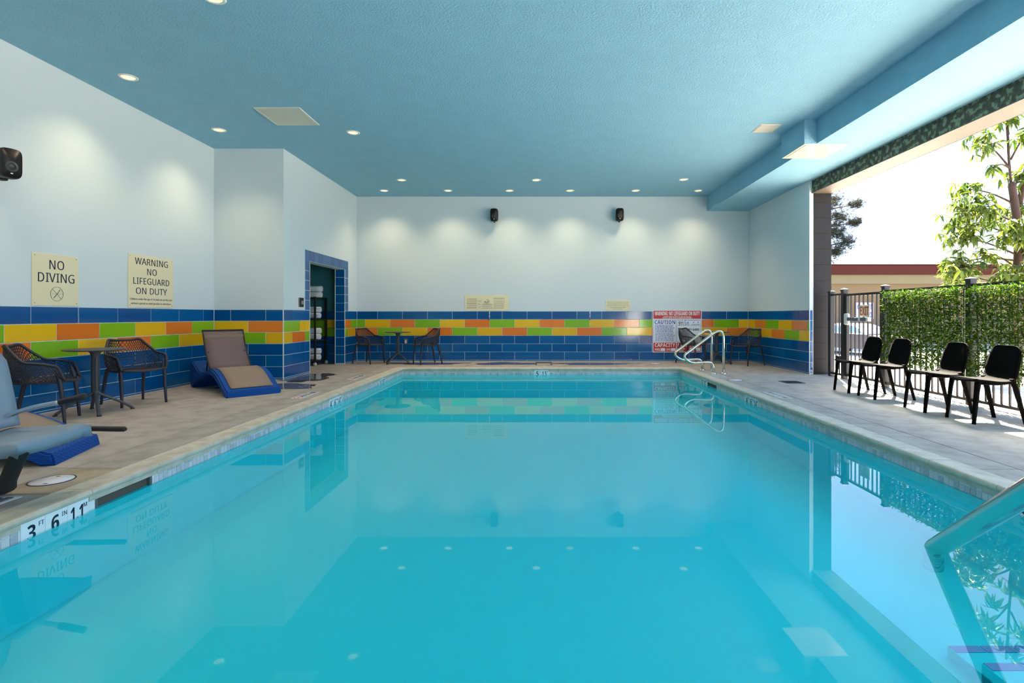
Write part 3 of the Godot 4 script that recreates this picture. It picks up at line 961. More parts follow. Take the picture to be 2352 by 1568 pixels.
func build_signs() -> void:
	var L := frame("left")
	# NO DIVING
	var o := wall_sign("no_diving_sign", "cream sign reading no diving with a crossed-out diver, above the tiles on the left wall", L * Transform3D(Basis.IDENTITY, Vector3(5.92, TILE_TOP + 0.012, 0.001)), 0.6, 0.598, M.cream)
	letters(o, "NO", 0.105, 0.19, M.print, on_sign(0.305, 0.475), plain_font)
	letters(o, "DIVING", 0.105, 0.47, M.print, on_sign(0.305, 0.325), plain_font)
	var st := begin(true)
	var ring := []
	for k in 40:
		ring.append(Vector3(0.305 + cos(TAU * k / 40) * 0.082, 0.138 + sin(TAU * k / 40) * 0.082, 0.0085))
	tube(st, ring, 0.0035, 6, true, 0.4)
	for q in [[Vector3(0.248, 0.196, 0.0085), Vector3(0.362, 0.080, 0.0085), 0.003], [Vector3(0.225, 0.138, 0.0085), Vector3(0.385, 0.138, 0.0085), 0.0018], [Vector3(0.265, 0.092, 0.0085), Vector3(0.318, 0.150, 0.0085), 0.006], [Vector3(0.318, 0.150, 0.0085), Vector3(0.345, 0.190, 0.0085), 0.0045]]:
		tube(st, [q[0], q[1]], q[2], 6, false, 0.4)
	obj("diver_symbol", st, M.print, o)
	# WARNING NO LIFEGUARD ON DUTY
	o = wall_sign("lifeguard_sign", "cream sign reading warning no lifeguard on duty, right of the no diving sign", L * Transform3D(Basis.IDENTITY, Vector3(7.31, TILE_TOP + 0.012, 0.001)), 0.90, 0.745, M.cream)
	letters(o, "WARNING", 0.092, 0.66, M.print, on_sign(0.45, 0.655), plain_font)
	letters(o, "NO", 0.092, 0.19, M.print, on_sign(0.45, 0.515), plain_font)
	letters(o, "LIFEGUARD", 0.092, 0.72, M.print, on_sign(0.45, 0.375), plain_font)
	letters(o, "ON DUTY", 0.092, 0.62, M.print, on_sign(0.45, 0.235), plain_font)
	letters(o, "Children under the age of 14 shall not use the pool", 0.035, 0.84, M.print, on_sign(0.45, 0.115), plain_font)
	letters(o, "without a parent or adult guardian in attendance", 0.035, 0.80, M.print, on_sign(0.45, 0.055), plain_font)
	# closet plaque
	o = wall_sign("closet_plaque", "small dark plaque with white print left of the closet opening", frame("alcove") * Transform3D(Basis.IDENTITY, Vector3(9.84, 1.275, 0.001)), 0.20, 0.175, M.dark, false)
	small_print(o, 0.10, 0.19, 0.05, 0.12, 3, M.white, [])
	cbox("stripe", o, M.cream, Vector3(0.012, 0.0, 0.008), Vector3(0.018, 0.175, 0.0085))
	var B := frame("back")
	# first aid
	o = wall_sign("first_aid_sign", "wide cream first aid sign with small black figures on the far wall", B * Transform3D(Basis.IDENTITY, Vector3(-1.79, TILE_TOP + 0.012, 0.001)), 1.065, 0.385, M.cream)
	small_print(o, 0.05, 0.30, 0.05, 0.30, 16, M.print_grey, [2, 5, 9, 12])
	small_print(o, 0.42, 0.69, 0.05, 0.17, 8, M.print_grey, [2, 5])
	small_print(o, 0.70, 0.98, 0.05, 0.32, 16, M.print_grey, [2, 4, 7, 10, 13])
	for q in [[[0.32, 0.26], [0.335, 0.244], [0.36, 0.238], [0.382, 0.242], [0.39, 0.27]], [[0.325, 0.155], [0.323, 0.175]], [[0.325, 0.158], [0.35, 0.160], [0.375, 0.158]], [[0.335, 0.065], [0.35, 0.09], [0.365, 0.095]], [[0.385, 0.11], [0.39, 0.115]], [[0.37, 0.075], [0.388, 0.082]],
			[[0.53, 0.285], [0.57, 0.265], [0.595, 0.235], [0.56, 0.215], [0.53, 0.19], [0.51, 0.185]], [[0.47, 0.22], [0.50, 0.23], [0.52, 0.225]], [[0.50, 0.23], [0.515, 0.215]]]:
		var pts := []
		for p in q:
			pts.append(Vector3(p[0], p[1], 0.0082))
		st = begin(true)
		tube(st, pts, 0.015, 6, false, 0.15)
		obj("figure", st, M.dark, o)
	# illness notice
	o = wall_sign("illness_notice", "small cream notice about pool illness, left of the red warning sign", B * Transform3D(Basis.IDENTITY, Vector3(1.65, TILE_TOP + 0.012, 0.001)), 0.60, 0.262, M.cream)
	var lines := [["Persons currently experiencing,", 0.52], ["or having experienced diarrhea", 0.51], ["within the previous 14 days shall", 0.53], ["not be allowed to enter", 0.39], ["the pool water.", 0.25]]
	for k in 5:
		letters(o, lines[k][0], 0.026, lines[k][1], M.print_grey, on_sign(0.30, 0.208 - k * 0.042), plain_font)
	# large warning sign
	o = wall_sign("pool_rules_sign", "large red and white pool warning sign mounted over the tiles at the far right", B * Transform3D(Basis.IDENTITY, Vector3(2.80, 0.215, 0.010)), 1.20, 1.035, M.sign_white, false, 0.0)
	cbox("header_panel", o, M.red, Vector3(0.018, 0.822, 0.006), Vector3(1.182, 1.018, 0.0092))
	letters(o, "WARNING: NO LIFEGUARD ON DUTY", 0.098, 1.10, M.white, on_sign(0.60, 0.952, 0.010))
	letters(o, "CHILDREN UNDER THE AGE OF 14 SHALL NOT USE POOL", 0.024, 0.68, M.white, on_sign(0.60, 0.873, 0.010))
	letters(o, "WITHOUT A PARENT OR ADULT GUARDIAN IN ATTENDANCE", 0.024, 0.73, M.white, on_sign(0.60, 0.843, 0.010))
	cbox("footer_panel", o, M.red, Vector3(0.018, 0.018, 0.006), Vector3(0.572, 0.240, 0.0092))
	letters(o, "CAPACITY", 0.090, 0.49, M.white, on_sign(0.30, 0.180, 0.010))
	letters(o, "POOL", 0.058, 0.13, M.white, on_sign(0.12, 0.070, 0.010))
	letters(o, "SPA", 0.058, 0.10, M.white, on_sign(0.385, 0.070, 0.010))
	cbox("blank_panel", o, M.sign_white, Vector3(0.195, 0.036, 0.009), Vector3(0.305, 0.104, 0.0098))
	cbox("blank_panel", o, M.sign_white, Vector3(0.445, 0.036, 0.009), Vector3(0.555, 0.104, 0.0098))
	cbox("footer_panel", o, M.red, Vector3(0.59, 0.018, 0.006), Vector3(1.182, 0.240, 0.0092))
	letters(o, "NO DIVING", 0.080, 0.53, M.white, on_sign(0.88, 0.182, 0.010))
	letters(o, "POOL/SPA", 0.045, 0.18, M.white, on_sign(0.70, 0.090, 0.010))
	letters(o, "HOURS", 0.040, 0.11, M.white, on_sign(0.70, 0.040, 0.010))
	cbox("blank_panel", o, M.sign_white, Vector3(0.90, 0.036, 0.009), Vector3(1.165, 0.118, 0.0098))
	for q in [[0.022, 0.572, 0.262, 0.802], [0.59, 1.178, 0.262, 0.802], [0.59, 0.79, 0.655, 0.802], [0.79, 1.178, 0.655, 0.802]]:
		var x0: float = q[0]; var x1: float = q[1]; var y0: float = q[2]; var y1: float = q[3]
		st = begin()
		for e in [[x0, x1, y0, y0 + 0.006], [x0, x1, y1 - 0.006, y1], [x0, x0 + 0.006, y0, y1], [x1 - 0.006, x1, y0, y1]]:
			box(st, Vector3(e[0], e[2], 0.007), Vector3(e[1], e[3], 0.0088))
		obj("border", st, M.sign_blue, o)
	letters(o, "CAUTION", 0.092, 0.50, M.sign_blue, on_sign(0.30, 0.738))
	small_print(o, 0.06, 0.55, 0.275, 0.68, 13, M.sign_blue, [])
	letters(o, "911", 0.098, 0.115, M.dark, on_sign(0.69, 0.708))
	small_print(o, 0.61, 0.77, 0.77, 0.79, 1, M.sign_blue, [])
	small_print(o, 0.80, 1.16, 0.77, 0.79, 1, M.sign_blue, [])
	small_print(o, 0.81, 0.90, 0.665, 0.73, 4, M.sign_blue, [])
	small_print(o, 0.95, 1.16, 0.665, 0.70, 2, M.sign_blue, [])
	for x in [0.86, 1.0, 1.11]:
		cbox("symbol", o, M.sign_blue, Vector3(x - 0.012, 0.725, 0.007), Vector3(x + 0.012, 0.745, 0.009))
	letters(o, "381 6400", 0.058, 0.30, M.dark, on_sign(0.985, 0.558))

# ------------------------------------------------------------------ fence and gate
func post(o: Node3D, x: float, z: float, s: float, top: float) -> void:
	wbox("post", o, M.black_metal, x - s / 2, x + s / 2, 0.0, top, z - s / 2, z + s / 2, 0.003)
	var st := begin()
	var c := Vector3(x, top, -z)
	var e := s / 2 + 0.006
	box(st, c + Vector3(-e, -0.005, -e), c + Vector3(e, 0.022, e))
	var tip := c + Vector3(0, 0.042, 0)
	var q := [c + Vector3(-e, 0.022, -e), c + Vector3(e, 0.022, -e), c + Vector3(e, 0.022, e), c + Vector3(-e, 0.022, e)]
	for k in 4:
		tri_o(st, q[k], q[(k + 1) % 4], tip, c)
	obj("post_cap", st, M.black_metal, o)

const FX := 5.42

func bars(o: Node3D, z0: float, z1: float, y0: float, y1: float) -> void:
	var n := int(round((z1 - z0) / 0.112))
	for k in range(1, n):
		var z := z0 + (z1 - z0) * k / n
		wbox("bar", o, M.black_metal, FX - 0.009, FX + 0.009, y0, y1, z - 0.009, z + 0.009)

func build_fence() -> void:
	var f := thing("fence", "black metal picket fence along the open side", "fence")
	var zs := [-1.6, 0.05, 1.70, 3.35, 5.0, 6.65, 8.29]
	for z in zs:
		post(f, FX, z, 0.08, 1.56)
	post(f, FX, 9.40, 0.085, 1.56)
	post(f, FX, 9.82, 0.08, 1.54)
	for i in zs.size() - 1:
		wbox("rail", f, M.black_metal, FX - 0.02, FX + 0.02, 1.476, 1.512, zs[i] + 0.04, zs[i + 1] - 0.04)
		wbox("rail", f, M.black_metal, FX - 0.02, FX + 0.02, 0.045, 0.080, zs[i] + 0.04, zs[i + 1] - 0.04)
		bars(f, zs[i], zs[i + 1], 0.06, 1.49)
	for y in [1.476, 0.045]:
		wbox("rail", f, M.black_metal, FX - 0.02, FX + 0.02, y, y + 0.036, 9.44, 9.78)
	bars(f, 9.44, 9.78, 0.06, 1.49)
	var g := thing("gate", "black metal gate with an exit push bar between the stone column and the hedge", "gate")
	for y in [1.455, 0.055]:
		wbox("rail", g, M.black_metal, FX - 0.02, FX + 0.02, y, y + 0.04, 8.345, 9.345)
	for z in [8.365, 9.315]:
		wbox("stile", g, M.black_metal, FX - 0.025, FX + 0.025, 0.05, 1.50, z - 0.025, z + 0.025)
	bars(g, 8.38, 9.31, 0.08, 1.47)
	var p := wbox("push_bar", g, M.bar_grey, FX - 0.085, FX - 0.03, 1.025, 1.085, 8.60, 9.24, 0.008)
	var st := begin()
	box(st, Vector3(-0.035, -0.1, -0.06), Vector3(0.03, 0.1, 0.05), 0.02, Transform3D(Basis.IDENTITY, Vector3(0, 0, -0.30)))
	obj("latch_case", st, M.grille, p)
	cbox("end_cap", p, M.grille, Vector3(-0.030, -0.032, 0.27), Vector3(0.028, 0.032, 0.325), 0.004)
	cbox("push_pad_label", p, M.grille, Vector3(-0.0285, -0.03, 0.06), Vector3(0.0, 0.0302, 0.11))
	wbox("hinge", f, M.black_metal, FX - 0.05, FX - 0.01, 0.33, 0.40, 9.46, 9.6, 0.01)
	var e := wall_sign("exit_sign", "white sign with red capitals reading exit hung on the gate", Transform3D(Basis(Vector3.UP, -PI / 2), V(FX - 0.012, 1.098, 8.925)), 0.265, 0.195, M.cream, false)
	letters(e, "EXIT", 0.142, 0.225, M.red, on_sign(0.1325, 0.0965))

# ------------------------------------------------------------------ furniture
func sgn_pow(v: float, p: float) -> float:
	return signf(v) * pow(absf(v), p)

func net_chair() -> Node3D:
	# moulded armchair with an open lattice; faces +z
	var o := thing("armchair", "", "chair", Vector3.ZERO, 0.0, "lattice armchairs at the round tables")
	var amax := 128.0
	var base := func(a: float) -> Vector3:
		var g := deg_to_rad(a * amax)
		return Vector3(0.245 * sgn_pow(sin(g), 0.75), 0.435, -0.235 * sgn_pow(cos(g), 0.7) + 0.03)
	var top := func(a: float) -> Vector3:
		var d := absf(a) * amax
		var g := deg_to_rad(a * amax)
		var h := 0.80 + 0.012 * smoothstep(10.0, 32.0, d)
		h = lerpf(h, 0.635, smoothstep(36.0, 82.0, d))
		h = lerpf(h, 0.60, smoothstep(82.0, 108.0, d))
		h = lerpf(h, 0.45, smoothstep(108.0, 128.0, d))
		var back := smoothstep(0.62, 0.80, h)
		return Vector3((0.292 - 0.05 * back) * sgn_pow(sin(g), 0.7), h, (-0.27 - 0.06 * back) * sgn_pow(cos(g), 0.62) + 0.045)
	var surf := func(a: float, v: float) -> Vector3:
		var p: Vector3 = base.call(a)
		var q: Vector3 = top.call(a)
		var r := p.lerp(q, v)
		var out := Vector3(p.x, 0, p.z).normalized()
		return r + out * 0.030 * sin(v * PI)
	# lattice of the shell
	var hole := func(a: float, v: float) -> bool:
		return pow(a * amax / 22.0, 2.0) + pow((v - 0.20) / 0.13, 2.0) < 1.0
	var st := begin()
	var n := 50
	for s in [-1, 1]:
		for i in range(-6, n + 6):
			var a0 := -1.0 + 2.0 * (i + 0.5) / n
			var pts := []
			for k in 9:
				var v := k / 8.0
				var a: float = a0 + s * (v - 0.5) * 0.24
				if absf(a) <= 1.0 and not hole.call(a, v):
					pts.append(surf.call(a, v))
				elif pts.size() > 1:
					tube(st, pts, 0.004, 4)
					pts = []
				else:
					pts = []
			if pts.size() > 1:
				tube(st, pts, 0.004, 4)
	var ring := []
	for k in 24:
		var g := TAU * k / 24
		ring.append(surf.call(22.0 / amax * cos(g), 0.20 + 0.13 * sin(g)))
	tube(st, ring, 0.007, 6, true)
	obj("backrest", st, M.dark_plastic, o)
	# lattice of the seat
	st = begin()
	var inside := func(x: float, z: float) -> bool:
		return pow(absf(x) / 0.242, 3.0) + pow(absf(z - 0.02) / 0.245, 3.0) < 1.0
	for s in [-1, 1]:
		for i in range(-12, 13):
			var pts := []
			for k in range(-12, 13):
				var z := 0.02 + k * 0.0208
				var x: float = i * 0.040 + s * (z - 0.02) * 0.62
				if inside.call(x, z):
					pts.append(Vector3(x, 0.432 - 0.014 * (1.0 - pow(x / 0.25, 2.0)), z))
			if pts.size() > 1:
				tube(st, pts, 0.005, 4)
	obj("seat", st, M.dark_plastic, o)
	# rim, arms and seat edge
	st = begin(true)
	var rim := []
	for k in 61:
		rim.append(top.call(-1.0 + k / 30.0))
	tube(st, rim, 0.0145, 8)
	var edge := []
	for k in 13:
		var t := k / 12.0
		var x: float = lerpf(rim[0].x, rim[60].x, t)
		edge.append(Vector3(x, 0.447 - 0.018 * sin(t * PI), lerpf(rim[0].z, rim[60].z, t) + 0.045 * sin(t * PI)))
	tube(st, edge, 0.0135, 8)
	obj("rim", st, M.dark_plastic, o)
	st = begin(true)
	var fr := []
	for k in 33:
		fr.append(base.call(-1.0 + k / 16.0) + Vector3(0, -0.006, 0))
	tube(st, fr, 0.012, 8)
	obj("seat_frame", st, M.dark_plastic, o)
	for sx in [-1, 1]:
		st = begin(true)
		tube(st, smooth_path([Vector3(sx * 0.252, 0.56, 0.165), Vector3(sx * 0.245, 0.43, 0.20), Vector3(sx * 0.243, 0.2, 0.225), Vector3(sx * 0.248, 0.0, 0.24)], 3), [0.012, 0.016, 0.02, 0.021, 0.0205, 0.020, 0.0185, 0.017, 0.0155, 0.0145], 10)
		obj("leg", st, M.dark_plastic, o)
		st = begin(true)
		tube(st, smooth_path([Vector3(sx * 0.20, 0.46, -0.19), Vector3(sx * 0.21, 0.40, -0.205), Vector3(sx * 0.222, 0.2, -0.25), Vector3(sx * 0.235, 0.0, -0.285)], 3), [0.014, 0.017, 0.02, 0.021, 0.0205, 0.020, 0.0185, 0.017, 0.0155, 0.0145], 10)
		obj("leg", st, M.dark_plastic, o)
	return o

func round_table() -> Node3D:
	var o := thing("round_table", "", "table", Vector3.ZERO, 0.0, "round pedestal tables")
	var st := begin(true)
	lathe(st, [Vector2(0.0, 0.715), Vector2(0.26, 0.715), Vector2(0.296, 0.722), Vector2(0.300, 0.728), Vector2(0.298, 0.732), Vector2(0.29, 0.734), Vector2(0.0, 0.734)], 48)
	obj("table_top", st, M.table_top, o)
	st = begin(true)
	lathe(st, [Vector2(0.0, 0.16), Vector2(0.034, 0.16), Vector2(0.036, 0.24), Vector2(0.034, 0.40), Vector2(0.036, 0.62), Vector2(0.05, 0.69), Vector2(0.09, 0.716), Vector2(0.0, 0.716)], 20)
	for k in 8:
		var g := TAU * k / 8
		tube(st, [Vector3(0.034 * cos(g), 0.25, 0.034 * sin(g)), Vector3(0.034 * cos(g), 0.68, 0.034 * sin(g))], 0.006, 6)
	obj("pedestal", st, M.table_top, o)
	for k in 4:
		var g := PI / 4 + TAU * k / 4
		var d := Vector3(cos(g), 0, sin(g))
		st = begin(true)
		tube(st, smooth_path([d * 0.012 + Vector3(0, 0.30, 0), d * 0.03 + Vector3(0, 0.225, 0), d * 0.12 + Vector3(0, 0.165, 0), d * 0.24 + Vector3(0, 0.095, 0), d * 0.345 + Vector3(0, 0.015, 0)], 4), 0.019, 10, false, 0.8)
		obj("leg", st, M.table_top, o)
		st = begin(true)
		lathe(st, [Vector2(0.022, 0.0), Vector2(0.022, 0.012), Vector2(0.0, 0.014)], 12, Transform3D(Basis.IDENTITY, d * 0.345))
		obj("foot_pad", st, M.grip, o)
	return o

func shell_chair() -> Node3D:
	# plain moulded side chair; faces +z
	var o := thing("side_chair", "", "chair", Vector3.ZERO, 0.0, "black shell chairs before the hedge")
	var prof := smooth_path([Vector3(0.245, 0.440, 0.200), Vector3(0.215, 0.455, 0.214), Vector3(0.10, 0.450, 0.222), Vector3(0.0, 0.440, 0.222), Vector3(-0.10, 0.440, 0.215), Vector3(-0.150, 0.462, 0.208), Vector3(-0.180, 0.520, 0.206), Vector3(-0.200, 0.60, 0.207), Vector3(-0.222, 0.70, 0.203), Vector3(-0.240, 0.775, 0.199), Vector3(-0.246, 0.805, 0.196)], 4)
	var g := []
	var n := prof.size()
	for i in 15:
		var u := -1.0 + i / 7.0
		var row := []
		for j in n:
			var p: Vector3 = prof[j]
			var w: float = p.z
			var pz := p.x
			var py := p.y
			# rounded corners at the top and front edges
			var last := float(n - 1 - j) / (n - 1)
			var pull := pow(absf(u), 4.0)
			var corner := maxf(0.0, (absf(u) - 0.45) / 0.55)
			py -= 0.10 * (1.0 - sqrt(1.0 - corner * corner * 0.97)) * clampf(1.0 - last / 0.34, 0.0, 1.0)
			if j < 3:
				pz -= pull * 0.05 * (1.0 - j / 3.0)
			var cup := u * u
			py += cup * (0.004 if p.y < 0.5 else 0.0)
			pz += cup * 0.012 * smoothstep(0.46, 0.62, p.y)
			row.append(Vector3(u * w, py, pz))
		g.append(row)
	var st := begin(true)
	sheet(st, g, 0.020)
	obj("seat", st, M.black_plastic, o)
	for sx in [-1, 1]:
		st = begin()
		tube(st, [Vector3(sx * 0.178, 0.432, 0.185), Vector3(sx * 0.182, 0.36, 0.196), Vector3(sx * 0.19, 0.0, 0.235)], [0.030, 0.028, 0.020], 8, false, 0.85)
		obj("leg", st, M.black_plastic, o)
		st = begin()
		tube(st, [Vector3(sx * 0.185, 0.47, -0.15), Vector3(sx * 0.188, 0.38, -0.180), Vector3(sx * 0.20, 0.0, -0.275)], [0.028, 0.028, 0.020], 8, false, 0.85)
		obj("leg", st, M.black_plastic, o)
		st = begin(true)
		tube(st, [Vector3(sx * 0.178, 0.425, 0.19), Vector3(sx * 0.19, 0.420, 0.0), Vector3(sx * 0.186, 0.432, -0.15)], 0.018, 8)
		obj("side_rail", st, M.black_plastic, o)
	return o

func lounger() -> Node3D:
	# low wave-shaped lounger with a reclined sling back; foot towards +z
	var o := thing("lounger", "", "lounger", Vector3.ZERO, 0.0, "blue wicker loungers")
	var up := [Vector3(0, 0.0, -0.82), Vector3(0, 0.13, -0.86), Vector3(0, 0.28, -0.855), Vector3(0, 0.385, -0.815), Vector3(0, 0.405, -0.775), Vector3(0, 0.37, -0.69), Vector3(0, 0.31, -0.55), Vector3(0, 0.265, -0.38), Vector3(0, 0.275, -0.2), Vector3(0, 0.325, 0.0), Vector3(0, 0.345, 0.15), Vector3(0, 0.315, 0.34), Vector3(0, 0.235, 0.53), Vector3(0, 0.145, 0.69), Vector3(0, 0.095, 0.80), Vector3(0, 0.085, 0.83), Vector3(0, 0.0, 0.85)]
	var down := [Vector3(0, 0.0, 0.76), Vector3(0, 0.05, 0.68), Vector3(0, 0.14, 0.50), Vector3(0, 0.22, 0.32), Vector3(0, 0.255, 0.12), Vector3(0, 0.24, -0.06), Vector3(0, 0.195, -0.24), Vector3(0, 0.15, -0.42), Vector3(0, 0.09, -0.60), Vector3(0, 0.0, -0.735)]
	var upper := smooth_path(up, 3)
	var poly := PackedVector2Array()
	for p in upper:
		poly.append(Vector2(p.z, p.y))
	for p in smooth_path(down, 3):
		poly.append(Vector2(p.z, p.y))
	var T := Transform3D(Basis(Vector3.UP, -PI / 2), Vector3.ZERO)
	# sloping sides: a middle body and two side skins that pull in at the edges
	var st := begin()
	prism(st, poly, -0.34, 0.34, T)
	var shrunk := Geometry2D.offset_polygon(poly, -0.014)
	if shrunk.size() == 1:
		prism(st, shrunk[0], -0.36, -0.34, T)
		prism(st, shrunk[0], 0.34, 0.36, T)
	obj("wicker_body", st, M.wicker, o)
	var g := []
	for i in 7:
		var row := []
		for p in upper:
			if p.z > -0.14 and p.z < 0.79:
				row.append(Vector3(0.275 * (-1.0 + i / 3.0), p.y + 0.012, p.z))
		g.append(row)
	st = begin(true)
	for r in g:
		r.reverse()
	sheet(st, g, 0.010)
	obj("seat_sling", st, M.sling, o)
	# back
	var a := Vector3(0, 0.315, -0.12)
	var b := Vector3(0, 0.885, -0.50)
	st = begin(true)
	var gg := []
	for i in 5:
		var row := []
		for j in 9:
			var t := 1.0 - j / 8.0
			var p := a.lerp(b, t) + Vector3(0, -0.02, -0.035) * sin(t * PI)
			row.append(p + Vector3(0.275 * (-1.0 + i / 2.0), 0, 0))
		gg.append(row)
	sheet(st, gg, 0.003)
	var back := obj("back_sling", st, M.sling_clear, o)
	st = begin(true)
	for sx in [-1, 1]:
		var pts := []
		for j in 9:
			var t := j / 8.0
			pts.append(a.lerp(b, t) + Vector3(sx * 0.283, -0.02 * sin(t * PI), -0.035 * sin(t * PI)))
		tube(st, pts, 0.011, 8)
	tube(st, [b + Vector3(-0.292, 0, 0), b + Vector3(0.292, 0, 0)], 0.013, 8)
	tube(st, [a + Vector3(-0.29, -0.01, 0), a + Vector3(0.29, -0.01, 0)], 0.013, 8)
	obj("back_frame", st, M.grip, o)
	st = begin()
	var m1 := a.lerp(b, 0.84)
	box(st, m1 + Vector3(-0.272, -0.022, -0.016), m1 + Vector3(0.272, 0.022, -0.006), 0.003)
	obj("seam_band", st, M.sling, back)
	st = begin(true)
	for sx in [-1, 1]:
		tube(st, [a.lerp(b, 0.45) + Vector3(sx * 0.25, 0, -0.03), Vector3(sx * 0.25, 0.27, -0.42)], 0.009, 8)
	obj("prop", st, M.grip, o)
	return o

func facing(fx: float, fz: float) -> float:
	return atan2(fx, -fz)   # fz is a depth

func build_furniture() -> void:
	var nc := net_chair()
	nc.position = V(-5.22, 0, 5.60)
	nc.rotation.y = facing(0.89, 0.46)
	nc.set_meta("label", "dark lattice armchair left of the nearest round table, partly behind the grey lift seat")
	copy(nc, "armchair", "dark lattice armchair between the nearest round table and the lounger", V(-5.13, 0, 6.75), facing(0.886, -0.46))
	copy(nc, "armchair", "dark lattice armchair in the far left corner, left of its table", V(-3.95, 0, 12.42), facing(0.92, -0.38))
	copy(nc, "armchair", "dark lattice armchair right of the far left table, by the wall socket", V(-2.58, 0, 12.32), facing(-0.85, -0.52))
	copy(nc, "armchair", "dark lattice armchair standing before the red warning sign", V(3.62, 0, 12.52), facing(0.72, -0.70))
	copy(nc, "armchair", "dark lattice armchair in the far right corner beside the right wall tiles", V(4.71, 0, 11.98), facing(-0.90, -0.42))
	var t := round_table()
	t.position = V(-5.11, 0, 6.13)
	t.set_meta("label", "dark round pedestal table by the left wall below the lifeguard sign")
	copy(t, "round_table", "dark round pedestal table at the far wall, left, above a puddle", V(-3.28, 0, 12.42), 0.3)
	copy(t, "round_table", "dark round pedestal table at the far right, behind the steel grab rails", V(4.19, 0, 12.47), 0.1)
	var sc := shell_chair()
	var at := [[4.69, 7.80, "black shell chair nearest the gate, first of the row before the fence"], [4.70, 7.22, "black shell chair second from the gate, close to its neighbour"], [4.69, 6.27, "black shell chair third from the gate, before the green hedge"], [4.72, 5.64, "black shell chair at the right end of the row, farthest from the gate"]]
	sc.position = V(at[0][0], 0, at[0][1])
	sc.rotation.y = facing(-1, 0.02)
	sc.set_meta("label", at[0][2])
	for k in range(1, 4):
		copy(sc, "side_chair", at[k][2], V(at[k][0], 0, at[k][1]), facing(-1, [0.03, 0.08, 0.04][k - 1]))
	var lo := lounger()
	lo.position = V(-4.58, 0, 8.0)
	lo.rotation.y = facing(0.73, -0.68)
	lo.set_meta("label", "blue wicker lounger with a raised brown mesh back beside the projecting wall")
	copy(lo, "lounger", "blue wicker lounger cut by the left edge, behind the grey lift seat", V(-4.52, 0, 4.04), facing(0.95, 0.3))
	# towel rack and towels
	var r := thing("towel_rack", "black metal shelf rack on casters inside the closet opening", "rack")
	for x in [-5.46, -4.93]:
		for z in [11.74, 12.36]:
			wbox("post", r, M.black_metal, x - 0.018, x + 0.018, 0.085, 1.53, z - 0.018, z + 0.018, 0.002)
			var st := begin(true)
			lathe(st, [Vector2(0.0, -0.014), Vector2(0.035, -0.014), Vector2(0.038, -0.008), Vector2(0.038, 0.008), Vector2(0.035, 0.014), Vector2(0.0, 0.014)], 16, Transform3D(Basis(Vector3(1, 0, 0), PI / 2), V(x, 0.038, z)))
			tube(st, [V(x, 0.09, z), V(x, 0.06, z)], 0.014, 8)
			obj("caster", st, M.grille, r)
	for y in [0.10, 0.56, 1.04, 1.51]:
		wbox("shelf", r, M.black_metal, -5.476, -4.914, y - 0.02, y + 0.005, 11.724, 12.376, 0.002)
	var tw: Node3D = null
	var words := ["bottom shelf", "second shelf from the floor", "third shelf from the floor", "open top"]
	var k := 0
	for y in [0.105, 0.565, 1.045, 1.515]:
		for j in 2:
			var where := V(-5.17 + (0.0 if y < 1.5 else 0.03), y + 0.070 + j * 0.134, 12.05 + (0.01 if j else -0.01))
			var label: String = "%s rolled white towel on the rack's %s" % ["upper" if j else "lower", words[k]]
			if tw == null:
				tw = rolled_towel()
				tw.position = where
				tw.set_meta("label", label)
			else:
				copy(tw, "rolled_towel", label, where, 0.0 if j == 0 else 0.06)
		k += 1

func rolled_towel() -> Node3D:
	var o := thing("rolled_towel", "", "towel", Vector3.ZERO, 0.0, "rolled white towels on the rack")
	# a spiral strip rolled round the x axis
	var st := begin(true)
	var prev := []
	var n := 64
	for i in n + 1:
		var t := float(i) / n
		var ang := t * TAU * 3.2
		var r := lerpf(0.012, 0.056, t)
		prev.append(Vector2(sin(ang) * r * 1.12, cos(ang) * r))
	var g := []
	for u in 5:
		var row := []
		for p in prev:
			row.append(Vector3(lerpf(-0.23, 0.23, u / 4.0) + sin(p.x * 60.0) * 0.003 * (1 if u == 4 else 0), p.y, p.x))
		g.append(row)
	sheet(st, g, 0.013)
	obj("roll", st, M.towel, o)
	return o

